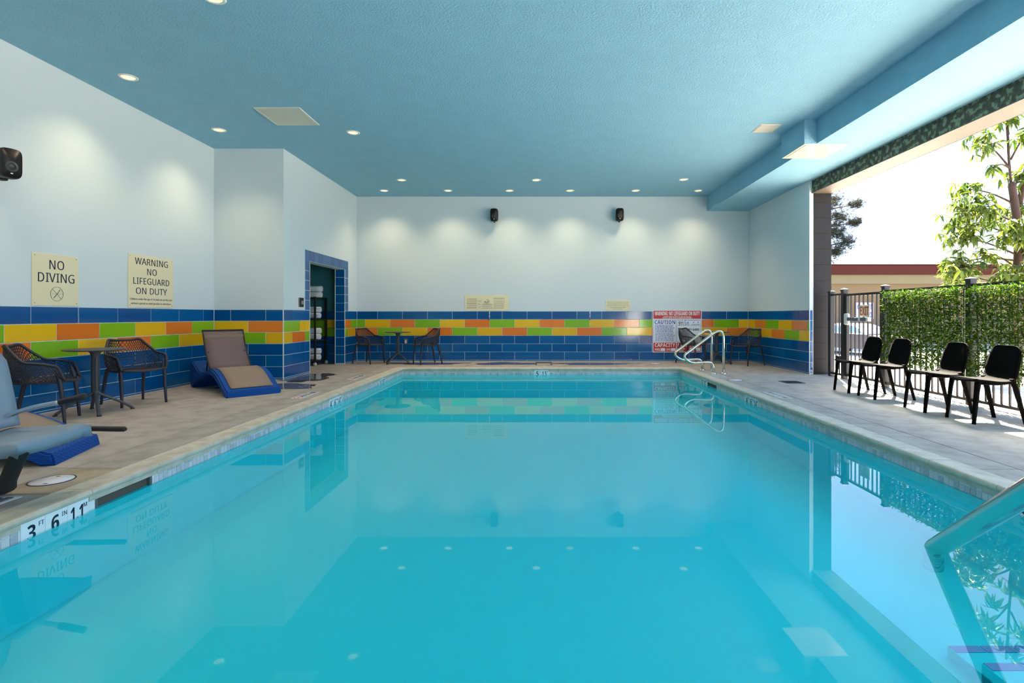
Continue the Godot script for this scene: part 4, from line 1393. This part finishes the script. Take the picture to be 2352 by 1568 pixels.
# ------------------------------------------------------------------ fittings
func build_fittings() -> void:
	var st: SurfaceTool
	var o: Node3D
	# ceiling vent
	o = thing("ceiling_vent", "white slatted air vent in the ceiling on the left", "vent", V(-3.655, CEIL, 7.75))
	for q in [[-0.325, 0.325, -0.34, -0.31], [-0.325, 0.325, 0.31, 0.34], [-0.325, -0.295, -0.31, 0.31], [0.295, 0.325, -0.31, 0.31]]:
		cbox("frame", o, M.grille, Vector3(q[0], -0.014, q[2]), Vector3(q[1], 0.0, q[3]), 0.002)
	cbox("backing", o, M.dark, Vector3(-0.30, -0.001, -0.315), Vector3(0.30, 0.002, 0.315))
	for k in 36:
		var x := -0.286 + k * 0.01634
		cbox("slat", o, M.grille, Vector3(x - 0.0055, -0.012, -0.312), Vector3(x + 0.0055, -0.003, 0.312))
	# access panels
	o = thing("access_panel", "small cream access panel in the ceiling left of the soffit", "access panel", V(3.545, CEIL, 8.25), 0.0, "cream access panels")
	cbox("frame", o, M.panel, Vector3(-0.165, -0.006, -0.18), Vector3(0.165, 0.0, 0.18), 0.002)
	cbox("door", o, M.panel, Vector3(-0.145, -0.010, -0.16), Vector3(0.145, -0.004, 0.16), 0.002)
	o = thing("access_panel", "large glossy cream access panel under the boxed duct of the soffit", "access panel", V(4.285, 3.668, 8.25), 0.0, "cream access panels")
	cbox("frame", o, M.panel, Vector3(-0.335, -0.008, -0.36), Vector3(0.335, 0.0, 0.36), 0.002)
	cbox("door", o, M.panel, Vector3(-0.295, -0.013, -0.33), Vector3(0.325, -0.006, 0.33), 0.002)
	# speakers
	var sp := speaker()
	sp.position = V(-1.06, 3.54, WZ_B)
	sp.set_meta("label", "black wall speaker on the far wall, left of the two")
	copy(sp, "speaker", "black wall speaker on the far wall, right of the two", V(1.97, 3.55, WZ_B), 0.0)
	copy(sp, "speaker", "black wall speaker on the left wall, cut by the picture's left edge", V(WX_L, 2.69, 5.56), PI / 2 - 0.35)
	# hooks on the far wall
	for q in [[-1.19, "thin white rope hook on the top tile row below the first aid sign"], [1.27, "thin white rope hook on the top tile row left of the illness notice"]]:
		o = thing("wall_hook", q[1], "hook", V(q[0], 1.13, WZ_B - 0.009))
		cbox("plate", o, M.white, Vector3(-0.009, -0.10, 0.0), Vector3(0.009, 0.085, 0.006), 0.002)
		st = begin(true)
		tube(st, smooth_path([Vector3(0, -0.06, 0.004), Vector3(0, -0.10, 0.012), Vector3(-0.012, -0.122, 0.026), Vector3(-0.02, -0.105, 0.036)], 4), 0.006, 8)
		obj("hook", st, M.dark, o)
		cbox("clip", o, M.dark, Vector3(-0.008, 0.0, 0.006), Vector3(0.002, 0.022, 0.012), 0.002)
	# socket
	o = thing("wall_socket", "small steel wall socket plate under the far left table", "socket", V(-3.235, 0.475, WZ_B - 0.009))
	cbox("plate", o, M.bar_grey, Vector3(-0.046, -0.07, 0.0), Vector3(0.046, 0.07, 0.012), 0.006)
	cbox("cover", o, M.lid, Vector3(-0.022, -0.04, 0.011), Vector3(0.022, 0.04, 0.016), 0.003)
	# skimmer lids
	for q in [[-3.30, 3.605, "round white skimmer lid in the left deck beside the lift seat"], [3.40, 9.17, "round white lid in the right deck behind the grab rails' near foot"], [2.73, 12.35, "round pale lid in the far deck before the red warning sign"]]:
		o = thing("skimmer_lid", q[2], "lid", V(q[0], 0, q[1]), 0.35, "round skimmer lids in the deck")
		st = begin(true)
		lathe(st, [Vector2(0.128, 0.0), Vector2(0.128, 0.0035), Vector2(0.120, 0.0035), Vector2(0.120, 0.0005)], 36)
		obj("rim", st, M.grate, o)
		st = begin(true)
		lathe(st, [Vector2(0.119, 0.0), Vector2(0.118, 0.004), Vector2(0.0, 0.0045)], 36)
		obj("cover", st, M.lid, o)
		for s in [-1, 1]:
			cbox("finger_slot", o, M.grate, Vector3(-0.012, 0.003, s * 0.085 - 0.006), Vector3(0.012, 0.0052, s * 0.085 + 0.006))
	# deck drains
	for q in [[4.25, 8.9, 0.30, "dark square drain grate in the right deck before the first black chair"], [-4.08, 9.02, 0.24, "dark square drain grate in the wet deck below the projecting wall"]]:
		o = thing("drain_grate", q[3], "drain", V(q[0], 0, q[1]))
		var h: float = q[2] / 2
		cbox("pit", o, M.dark, Vector3(-h, 0.0, -h), Vector3(h, 0.0015, h))
		for s in [-1, 1]:
			cbox("frame", o, M.grate, Vector3(-h, 0.0, s * h - 0.012), Vector3(h, 0.005, s * h + 0.012), 0.001)
			cbox("frame", o, M.grate, Vector3(s * h - 0.012, 0.0, -h), Vector3(s * h + 0.012, 0.005, h), 0.001)
		for k in 8:
			var x: float = -h + (k + 0.5) * q[2] / 8
			cbox("bar", o, M.grate, Vector3(x - 0.007, 0.001, -h), Vector3(x + 0.007, 0.0045, h))
	# lift anchor box in the far deck
	o = thing("deck_box", "rectangular deck lid with a dark slot in the middle of the far deck", "lid", V(0.13, 0, 12.2))
	cbox("frame", o, M.bar_grey, Vector3(-0.19, 0.0, -0.55), Vector3(0.19, 0.003, 0.30), 0.001)
	cbox("cover", o, M.concrete_2, Vector3(-0.16, 0.001, -0.20), Vector3(0.16, 0.0045, 0.28), 0.001)
	cbox("slot", o, M.dark, Vector3(-0.165, 0.001, -0.30), Vector3(0.165, 0.006, -0.215))
	# deck markers
	deck_marker(-3.26, 7.45, false, "row of white and pink deck tiles by the pool edge before the lounger")
	deck_marker(-3.26, 9.55, false, "row of white and pink deck tiles on the left deck near the far corner")
	deck_marker(-3.26, 2.98, false, "white deck tile with dark print at the left edge before the lift seat")
	deck_marker(3.36, 7.45, true, "row of white deck tiles on the right deck before the black chairs")
	deck_marker(3.36, 10.0, true, "row of white deck tiles behind the steel grab rails")
	deck_marker(0.13, 11.72, true, "row of white deck tiles behind the middle of the far pool edge", PI / 2)
	# puddles
	puddle(-4.22, 9.6, 0.50, 0.62, 0.0, "dark wet patch at the foot of the closet wall")
	puddle(-4.2, 8.35, 0.75, 0.34, 0.12, "dark wet patch behind the blue lounger's foot end")
	puddle(-2.55, 12.35, 0.85, 0.28, 0.0, "dark puddle under the far left table and its right chair")
	puddle(-0.75, 12.35, 0.72, 0.34, 0.0, "long dark puddle on the far deck left of the slotted lid")
	puddle(1.3, 12.3, 1.0, 0.30, 0.0, "long dark puddle on the far deck right of the slotted lid")
	# grab rails
	grab_rail(10.18, "polished steel grab rail at the far right pool edge, nearer of the two")
	grab_rail(10.88, "polished steel grab rail at the far right pool edge, farther of the two")
	# stair handrail by the near right corner
	o = thing("stair_handrail", "thick polished handrail rising from the water at the right edge", "handrail")
	st = begin(true)
	tube(st, round_path([V(2.16, -0.26, 2.903), V(2.155, -0.16, 2.90), V(1.80, 1.0, 1.36), V(1.72, 1.0, 0.9), V(1.72, 0.0, 0.9)], 0.16, 8), 0.048, 24)
	obj("tube", st, M.steel, o)
	st = begin(true)
	lathe(st, [Vector2(0.10, 0.0), Vector2(0.10, 0.012), Vector2(0.07, 0.025), Vector2(0.048, 0.026)], 24, Transform3D(Basis.IDENTITY, V(1.72, 0, 0.9)))
	obj("flange", st, M.steel, o)
	lift_seat()

func speaker() -> Node3D:
	# wall speaker: faces +z, back at z = 0
	var o := thing("speaker", "", "speaker", Vector3.ZERO, 0.0, "black wall speakers")
	var st := begin(true)
	var rows_ := []
	for j in 9:
		var v := -1.0 + j / 4.0
		var row := []
		for k in 32:
			var g := TAU * k / 32
			var w := 0.096 * (1.0 - 0.06 * v * v)
			var h := 0.150
			var x := w * sgn_pow(cos(g), 0.42)
			var y := h * sgn_pow(sin(g), 0.38)
			y *= 1.0 + 0.03 * (1.0 - pow(x / w, 2.0))
			var d := 0.10 + 0.08 * v
			var s := 1.0 - 0.10 * pow(maxf(0.0, -v), 2.0) - 0.03 * pow(maxf(0.0, v), 6.0)
			row.append(Vector3(x * s, y * s, 0.055 + d))
		rows_.append(row)
	for j in 8:
		for k in 32:
			var l := (k + 1) % 32
			quad(st, rows_[j][k], rows_[j][l], rows_[j + 1][l], rows_[j + 1][k])
	var c := Vector3(0, 0, rows_[8][0].z + 0.004)
	var e := Vector3(0, 0, rows_[0][0].z)
	for k in 32:
		var l := (k + 1) % 32
		tri(st, rows_[8][k], rows_[8][l], c)
		tri(st, rows_[0][l], rows_[0][k], e)
	obj("cabinet", st, M.speaker_black, o)
	st = begin(true)
	lathe(st, [Vector2(0.054, 0.0), Vector2(0.052, 0.006), Vector2(0.045, 0.002), Vector2(0.022, -0.004), Vector2(0.018, 0.004), Vector2(0.0, 0.010)], 28, Transform3D(Basis(Vector3(1, 0, 0), PI / 2), Vector3(0, -0.035, 0.238)))
	obj("driver", st, mat(rgb(64, 64, 66), 0.35), o)
	cbox("badge", o, M.lid, Vector3(-0.011, -0.113, 0.234), Vector3(0.011, -0.101, 0.2385), 0.002)
	st = begin(true)
	tube(st, [Vector3(0, 0, 0.08), Vector3(0, 0, 0.0)], 0.03, 12)
	tube(st, [Vector3(0.0, -0.16, 0.14), Vector3(0, -0.155, 0.06), Vector3(0, -0.05, 0.01)], 0.016, 8)
	box(st, Vector3(-0.05, -0.09, 0.0), Vector3(0.05, 0.09, 0.012), 0.003)
	obj("bracket", st, M.black_metal, o)
	return o

func deck_marker(x: float, z: float, right: bool, label: String, turn := 0.0) -> void:
	var o := thing("deck_marker", label, "deck marker", V(x, 0, z), turn, "tile markers set in the deck")
	for k in 4:
		var c := (k - 1.5) * 0.152
		cbox("tile", o, M.marker if right or k < 3 else M.lid, Vector3(-0.074, 0.0, c - 0.074), Vector3(0.074, 0.0025, c + 0.074), 0.0008)
	var words := ["NO", "DI", "VI", "NG"] if right else ["NO", "DI", "VING"]
	for k in words.size():
		var c: float = ((k - 1.5) if right else (1.5 - k - 1)) * 0.152
		var B := Basis(Vector3.UP, -PI / 2 if right else PI / 2) * Basis(Vector3(1, 0, 0), -PI / 2)
		letters(o, words[k], 0.085, 0.11, M.print_grey if right else M.navy, Transform3D(B, Vector3(0, 0.0028, c)))
	if not right:
		var st := begin(true)
		var ring := []
		for k in 24:
			ring.append(Vector3(cos(TAU * k / 24) * 0.055, 0.003, 1.5 * 0.152 + sin(TAU * k / 24) * 0.055))
		tube(st, ring, 0.008, 6, true, 0.2)
		tube(st, [Vector3(-0.038, 0.003, 1.5 * 0.152 - 0.038), Vector3(0.038, 0.003, 1.5 * 0.152 + 0.038)], 0.008, 6, false, 0.2)
		obj("ban_symbol", st, M.red, o)

func puddle(x: float, z: float, rx: float, rz: float, turn: float, label: String) -> void:
	var st := begin(true)
	var n := 40
	var ring := []
	for k in n:
		var g := TAU * k / n
		var r := 1.0 + 0.16 * sin(3.0 * g + x * 5.0) + 0.09 * sin(5.0 * g + z * 3.0) + 0.05 * sin(9.0 * g + x)
		ring.append(Vector3(cos(g) * rx * r, 0, -sin(g) * rz * r))
	for k in n:
		var a: Vector3 = ring[k]
		var b: Vector3 = ring[(k + 1) % n]
		tri(st, Vector3(0, 0.0016, 0), a * 0.93 + Vector3(0, 0.0016, 0), b * 0.93 + Vector3(0, 0.0016, 0))
		quad(st, a * 0.93 + Vector3(0, 0.0016, 0), a + Vector3(0, 0.0006, 0), b + Vector3(0, 0.0006, 0), b * 0.93 + Vector3(0, 0.0016, 0))
	var o := obj("puddle", st, M.puddle)
	o.position = V(x, 0, z)
	o.rotation.y = turn
	tag(o, label, "puddle", "", "stuff")

func grab_rail(z: float, label: String) -> void:
	var o := thing("grab_rail", label, "grab rail", V(0, 0, z), 0.0, "steel grab rails")
	var st := begin(true)
	var pts := round_path([Vector3(3.555, 0.0, 0), Vector3(3.555, 0.915, 0), Vector3(2.77, 0.335, 0), Vector3(2.92, 0.205, 0), Vector3(3.355, 0.225, 0), Vector3(3.36, 0.0, 0)], 0.26, 10)
	tube(st, pts, 0.0245, 16)
	obj("tube", st, M.steel, o)
	for x in [3.555, 3.36]:
		st = begin(true)
		lathe(st, [Vector2(0.058, 0.0), Vector2(0.058, 0.012), Vector2(0.05, 0.022), Vector2(0.028, 0.026), Vector2(0.024, 0.03)], 24, Transform3D(Basis.IDENTITY, Vector3(x, 0, 0)))
		obj("flange", st, M.steel, o)

func lift_seat() -> void:
	# seat of a pool lift at the left edge, facing the water (+x)
	var o := thing("lift_seat", "grey plastic pool lift seat with steel arms at the left edge", "pool lift")
	var T := Transform3D(Basis(Vector3.UP, PI / 2 + 0.12), V(-3.16, 0, 3.20))   # local +z towards the water, x along the edge (far is -x ... )
	var st := begin(true)
	# seat slab: thick rolled edges, slightly dished
	var g := []
	for i in 15:
		var u := -1.0 + i / 7.0
		var row := []
		for j in 15:
			var v := 1.0 - j / 7.0
			var w := 0.30 * (1.0 - 0.05 * pow(absf(v), 6.0))
			var d := 0.255 * (1.0 - 0.06 * pow(absf(u), 6.0))
			var drop := 0.028 * pow(maxf(absf(u), absf(v)), 9.0)
			row.append(T * Vector3(u * w, 0.415 - 0.020 * (1.0 - u * u) * (1.0 - v * v * 0.6) - drop + v * 0.012, v * d))
		g.append(row)
	sheet(st, g, 0.078)
	obj("seat", st, M.lift_grey, o)
	st = begin(true)
	g = []
	for i in 11:
		var u := -1.0 + i / 5.0
		var row := []
		for j in 13:
			var v := 1.0 - j / 12.0
			var w := 0.275 * (1.0 - 0.12 * pow(maxf(0.0, v * 2.0 - 1.0), 4.0))
			row.append(T * Vector3(u * w, 0.40 + v * 0.50 - 0.03 * pow(absf(u), 5.0) * (1.0 if v > 0.9 else 0.0), -0.225 - v * 0.09 - 0.02 * (1.0 - u * u)))
		g.append(row)
	sheet(st, g, 0.06)
	obj("backrest", st, M.lift_grey, o)
	# far arm lowered, near arm folded up
	for q in [[V(-3.52, 0.44, 3.36), V(-3.40, 0.47, 3.36), V(-3.22, 0.53, 3.36), V(-3.02, 0.570, 3.365), V(-2.885, 0.606, 3.38)], [V(-3.52, 0.44, 2.84), V(-3.56, 0.56, 2.84), V(-3.60, 0.72, 2.84), V(-3.62, 0.86, 2.84), V(-3.63, 1.0, 2.84)]]:
		st = begin(true)
		tube(st, smooth_path(q.slice(0, 4), 5), 0.0155, 14)
		var a := obj("arm", st, M.chrome, o)
		st = begin(true)
		tube(st, [q[3].lerp(q[4], -0.06), q[4], q[4] + (q[4] - q[3]).normalized() * 0.007], [0.0205, 0.0205, 0.014], 14)
		obj("grip", st, M.grip, a)
	# side bar beyond the seat with a dark sleeve
	st = begin(true)
	tube(st, [V(-3.50, 0.285, 3.93), V(-3.065, 0.279, 3.93), V(-3.05, 0.279, 3.93)], [0.019, 0.019, 0.013], 14)
	tube(st, [V(-3.50, 0.285, 3.93), V(-3.52, 0.29, 3.5), V(-3.40, 0.34, 3.2)], 0.017, 10)
	obj("side_bar", st, M.grip, o)
	# flat strut below the seat, down to the deck
	st = begin()
	var strut := [V(-2.92, 0.335, 2.99), V(-2.99, 0.26, 3.03), V(-3.14, 0.13, 3.14), V(-3.30, 0.03, 3.28), V(-3.52, 0.02, 3.30)]
	tube(st, smooth_path(strut, 3), 0.045, 8, false, 0.35)
	obj("strut", st, M.dark, o)
	st = begin()
	box(st, Vector3(-3.85, 0.0, -3.45), Vector3(-3.42, 0.025, -3.05), 0.004)
	obj("base_plate", st, M.dark, o)
	st = begin(true)
	tube(st, [V(-3.66, 0.02, 3.25), V(-3.66, 1.05, 3.25)], 0.06, 16)
	tube(st, [V(-3.66, 0.55, 3.25), V(-3.42, 0.50, 3.22)], 0.035, 12)
	obj("mast", st, M.lift_grey, o)

# ------------------------------------------------------------------ plants
func leaf_mesh(fold: float, droop: float) -> ArrayMesh:
	# a lance-shaped leaf of length 1 along +z, folded along its midrib
	var st := begin(true)
	var n := 6
	var L := []
	for i in n + 1:
		var t := float(i) / n
		var w := 0.115 * pow(sin(PI * pow(t, 0.75)), 0.9)
		var y := -droop * t * t
		L.append([Vector3(-w, y + w * fold, t), Vector3(0, y, t), Vector3(w, y + w * fold, t)])
	for i in n:
		for k in 2:
			quad(st, L[i][k], L[i + 1][k], L[i + 1][k + 1], L[i][k + 1])
	return done(st)

func multi(called: String, mesh: Mesh, m: Material, xfs: Array, colors: Array, parent: Node) -> MultiMeshInstance3D:
	var mm := MultiMesh.new()
	mm.transform_format = MultiMesh.TRANSFORM_3D
	mm.use_colors = true
	mm.mesh = mesh
	mm.instance_count = xfs.size()
	for i in xfs.size():
		mm.set_instance_transform(i, xfs[i])
		mm.set_instance_color(i, colors[i])
	var o := MultiMeshInstance3D.new()
	o.name = called
	o.multimesh = mm
	o.material_override = m
	o.set_meta("kind", "stuff")
	parent.add_child(o, true)
	return o

func linear_leaf(h: float) -> Color:
	return Color(0.045, 0.085, 0.012).lerp(Color(0.15, 0.19, 0.022), h)

func build_plants() -> void:
	# artificial hedge panels hung on the fence
	var lm := leaf_mesh(0.4, 0.15)
	var spans := [[6.70, 8.18, "clipped green leaf screen on the fence between the gate post and the next post"], [5.06, 6.60, "clipped green leaf screen on the fence behind the two nearer black chairs"], [3.41, 4.93, "clipped green leaf screen on the fence cut by the right edge of the picture"], [1.76, 3.29, "clipped green leaf screen on the fence outside the picture"]]
	for s in spans:
		var o := thing("hedge_panel", s[2], "hedge", Vector3.ZERO, 0.0, "green leaf screens on the fence")
		var st := begin()
		for k in 22:
			var z := lerpf(s[0] + 0.03, s[1] - 0.03, k / 21.0)
			tube(st, [V(FX - 0.055, 0.36, z), V(FX - 0.055, 1.45, z)], 0.0025, 4)
		for k in 15:
			var y := lerpf(0.38, 1.44, k / 14.0)
			tube(st, [V(FX - 0.055, y, s[0] + 0.02), V(FX - 0.055, y, s[1] - 0.02)], 0.0025, 4)
		tag(obj("backing_net", st, M.bark, o), "", "", "", "stuff")
		var xfs := []
		var cols := []
		for k in 12000:
			var z := rng.randf_range(s[0], s[1])
			var y := rng.randf_range(0.34, 1.475)
			if rng.randf() < 0.4 and sin(z * 37.0) * sin(y * 17.0 + z * 9.0) > 0.45:
				continue
			if y < 0.40 and sin(z * 21.0) + sin(z * 53.0) > 0.2:
				continue
			var b := Basis.from_euler(Vector3(rng.randf_range(-1.2, 1.2), rng.randf_range(0, TAU), rng.randf_range(-1.0, 1.0)))
			var len := rng.randf_range(0.028, 0.05)
			xfs.append(Transform3D(b.scaled(Vector3(len * 1.9, len, len)), V(FX - 0.055 + rng.randf_range(-0.07, 0.035), y, z)))
			cols.append(Color(0.016, 0.055, 0.006).lerp(Color(0.13, 0.20, 0.010), pow(rng.randf(), 1.7)))
		multi("leaves", lm, M.hedge_leaf, xfs, cols, o)
	broad_tree()
	pine()

func broad_tree() -> void:
	var o := thing("leafy_tree", "slender tree with long drooping yellow-green leaves behind the hedge at the right", "tree")
	var Z := 9.5
	var P := func(px: float, py: float, dz := 0.0) -> Vector3:
		return V(px, py, Z + dz)
	var st := begin(true)
	var main := smooth_path([V(8.50, -0.67, Z), V(8.56, 0.6, Z), V(8.56, 1.6, Z), V(8.60, 2.4, Z), V(8.54, 3.0, Z), V(8.46, 3.5, Z)], 4)
	var rad := []
	for i in main.size():
		rad.append(lerpf(0.10, 0.055, float(i) / (main.size() - 1)))
	tube(st, main, rad, 10)
	tube(st, smooth_path([V(8.46, 3.48, Z), V(8.42, 3.9, Z), V(8.40, 4.3, Z), V(8.37, 4.75, Z)], 4), 0.02, 8)
	tube(st, smooth_path([V(8.56, 0.6, Z), V(8.72, 1.4, Z + 0.1), V(8.74, 2.2, Z + 0.15), V(8.80, 3.2, Z + 0.2), V(8.95, 4.2, Z + 0.1)], 4), 0.05, 8)
	obj("trunk", st, M.bark, o)
	# branches: from, to; then leaf clusters round their ends and along them
	var br := [
		[8.44, 3.75, 0.0, 8.02, 4.25, 0.1, 0.33, 15], [8.44, 3.75, 0.0, 8.05, 3.74, -0.1, 0.12, 3], [8.41, 4.35, 0.0, 8.38, 4.68, 0.0, 0.18, 6], [8.45, 3.9, 0.0, 8.62, 4.35, -0.2, 0.28, 10],
		[8.55, 3.1, 0.0, 7.75, 3.45, 0.2, 0.25, 14], [8.58, 2.75, 0.0, 7.55, 3.0, -0.2, 0.36, 26], [8.58, 2.5, 0.0, 7.9, 2.85, 0.4, 0.40, 28], [8.57, 2.2, 0.0, 7.6, 2.55, 0.2, 0.32, 20],
		[8.58, 2.3, 0.0, 8.15, 2.6, -0.4, 0.36, 26], [8.58, 1.95, 0.0, 8.05, 2.25, 0.1, 0.22, 10], [8.60, 2.6, 0.0, 8.75, 3.05, 0.3, 0.34, 16], [8.56, 1.9, 0.0, 7.45, 1.95, 0.0, 0.30, 18],
		[8.56, 1.55, 0.0, 7.75, 1.85, 0.3, 0.36, 24], [8.56, 1.45, 0.0, 8.15, 1.8, -0.3, 0.36, 26], [8.56, 1.7, 0.0, 8.75, 1.95, 0.1, 0.32, 20], [8.56, 2.1, 0.0, 7.62, 2.08, 0.2, 0.14, 5], [8.6, 2.0, 0.1, 8.85, 2.5, -0.2, 0.34, 18], [8.5, 3.3, 0.0, 8.72, 3.65, 0.1, 0.30, 12],
	]
	var big := []
	var lm := [leaf_mesh(0.5, 0.25), leaf_mesh(0.7, 0.45), leaf_mesh(0.35, 0.1)]
	st = begin(true)
	for q in br:
		var a := V(q[0], q[1], Z + q[2])
		var b := V(q[3], q[4], Z + q[5])
		var mid := a.lerp(b, 0.5) + Vector3(0, 0.06, 0)
		tube(st, smooth_path([a, mid, b], 4), [0.020, 0.018, 0.016, 0.014, 0.013, 0.012, 0.010, 0.009, 0.008], 6)
		var r: float = q[6]
		for k in int(q[7] * 1.35):
			var dir := Vector3(rng.randfn(), rng.randfn() * 0.75, rng.randfn()).normalized()
			var tip := b + dir * r * pow(rng.randf(), 0.4)
			tip = tip.lerp(mid, rng.randf() * 0.25)
			tube(st, [b.lerp(mid, rng.randf() * 0.7), tip], 0.004, 4)
			var n := 5 + rng.randi() % 5
			for i in n:
				var yaw := TAU * (i + rng.randf()) / n
				var pitch := rng.randf_range(-0.2, 1.15)
				var bs := Basis(Vector3.UP, yaw) * Basis(Vector3(1, 0, 0), pitch) * Basis(Vector3(0, 0, 1), rng.randf_range(-0.6, 0.6))
				var len := rng.randf_range(0.13, 0.24)
				big.append(Transform3D(bs.scaled(Vector3(len, len, len)), tip))
	tag(obj("twigs", st, M.bark, o), "", "", "", "stuff")
	var xfs := [[], [], []]
	var cols := [[], [], []]
	for i in big.size():
		if i % 8 == 0 and i / 8 < 290:
			piece("leaf", lm[i / 8 % 3], M["leaf_%d" % (rng.randi() % 3)], o, big[i])
		else:
			xfs[i % 3].append(big[i])
			cols[i % 3].append(linear_leaf(rng.randf()))
	for k in 3:
		multi("foliage", lm[k], M.leaf, xfs[k], cols[k], o)

func pine() -> void:
	var o := thing("pine_tree", "dark pine far behind the building, half hidden by the stone column", "tree")
	var Z := 46.0
	var X := 24.2
	var st := begin(true)
	tube(st, [V(X, -0.67, Z), V(X + 0.1, 5.0, Z), V(X, 9.0, Z), V(X + 0.2, 12.6, Z)], [0.35, 0.28, 0.2, 0.06], 10)
	obj("trunk", st, M.bark, o)
	var nm := begin(true)
	for k in 14:
		var d := Vector3(rng.randfn(), rng.randfn() * 0.5 + 0.5, rng.randfn()).normalized()
		tube(nm, [Vector3.ZERO, d], [0.03, 0.012], 3)
	var tuft := done(nm)
	var xfs := []
	var cols := []
	st = begin(true)
	for q in [[1.6, 11.2, 1.2], [2.9, 10.6, 0.7], [2.2, 9.6, 1.3], [3.0, 9.1, 0.6], [1.7, 8.4, 1.2], [2.0, 7.4, 1.0], [1.5, 6.6, 0.9], [1.0, 6.0, 0.7], [-1.8, 9.5, 1.6], [-1.5, 7.5, 1.5], [0.2, 11.8, 1.0], [0.0, 10.3, 1.6], [-1.0, 11.2, 1.1], [0.3, 8.6, 1.5]]:
		var c := V(X + q[0], q[1], Z + rng.randf_range(-0.8, 0.8))
		tube(st, [V(X, q[1] - 0.5, Z), c], [0.08, 0.03], 5)
		for k in int(260 * q[2]):
			var p: Vector3 = c + Vector3(rng.randfn() * 0.42, rng.randfn() * 0.30, rng.randfn() * 0.42) * q[2]
			var s := rng.randf_range(0.16, 0.30)
			xfs.append(Transform3D(Basis.from_euler(Vector3(rng.randf() * 0.8, rng.randf() * TAU, rng.randf() * 0.8)).scaled(Vector3.ONE * s), p))
			cols.append(Color(0.02, 0.026, 0.012).lerp(Color(0.06, 0.064, 0.022), rng.randf()))
	obj("branches", st, M.bark, o)
	var m: StandardMaterial3D = M.needle.duplicate()
	m.albedo_color = Color.WHITE
	m.vertex_color_use_as_albedo = true
	multi("needles", tuft, m, xfs, cols, o)
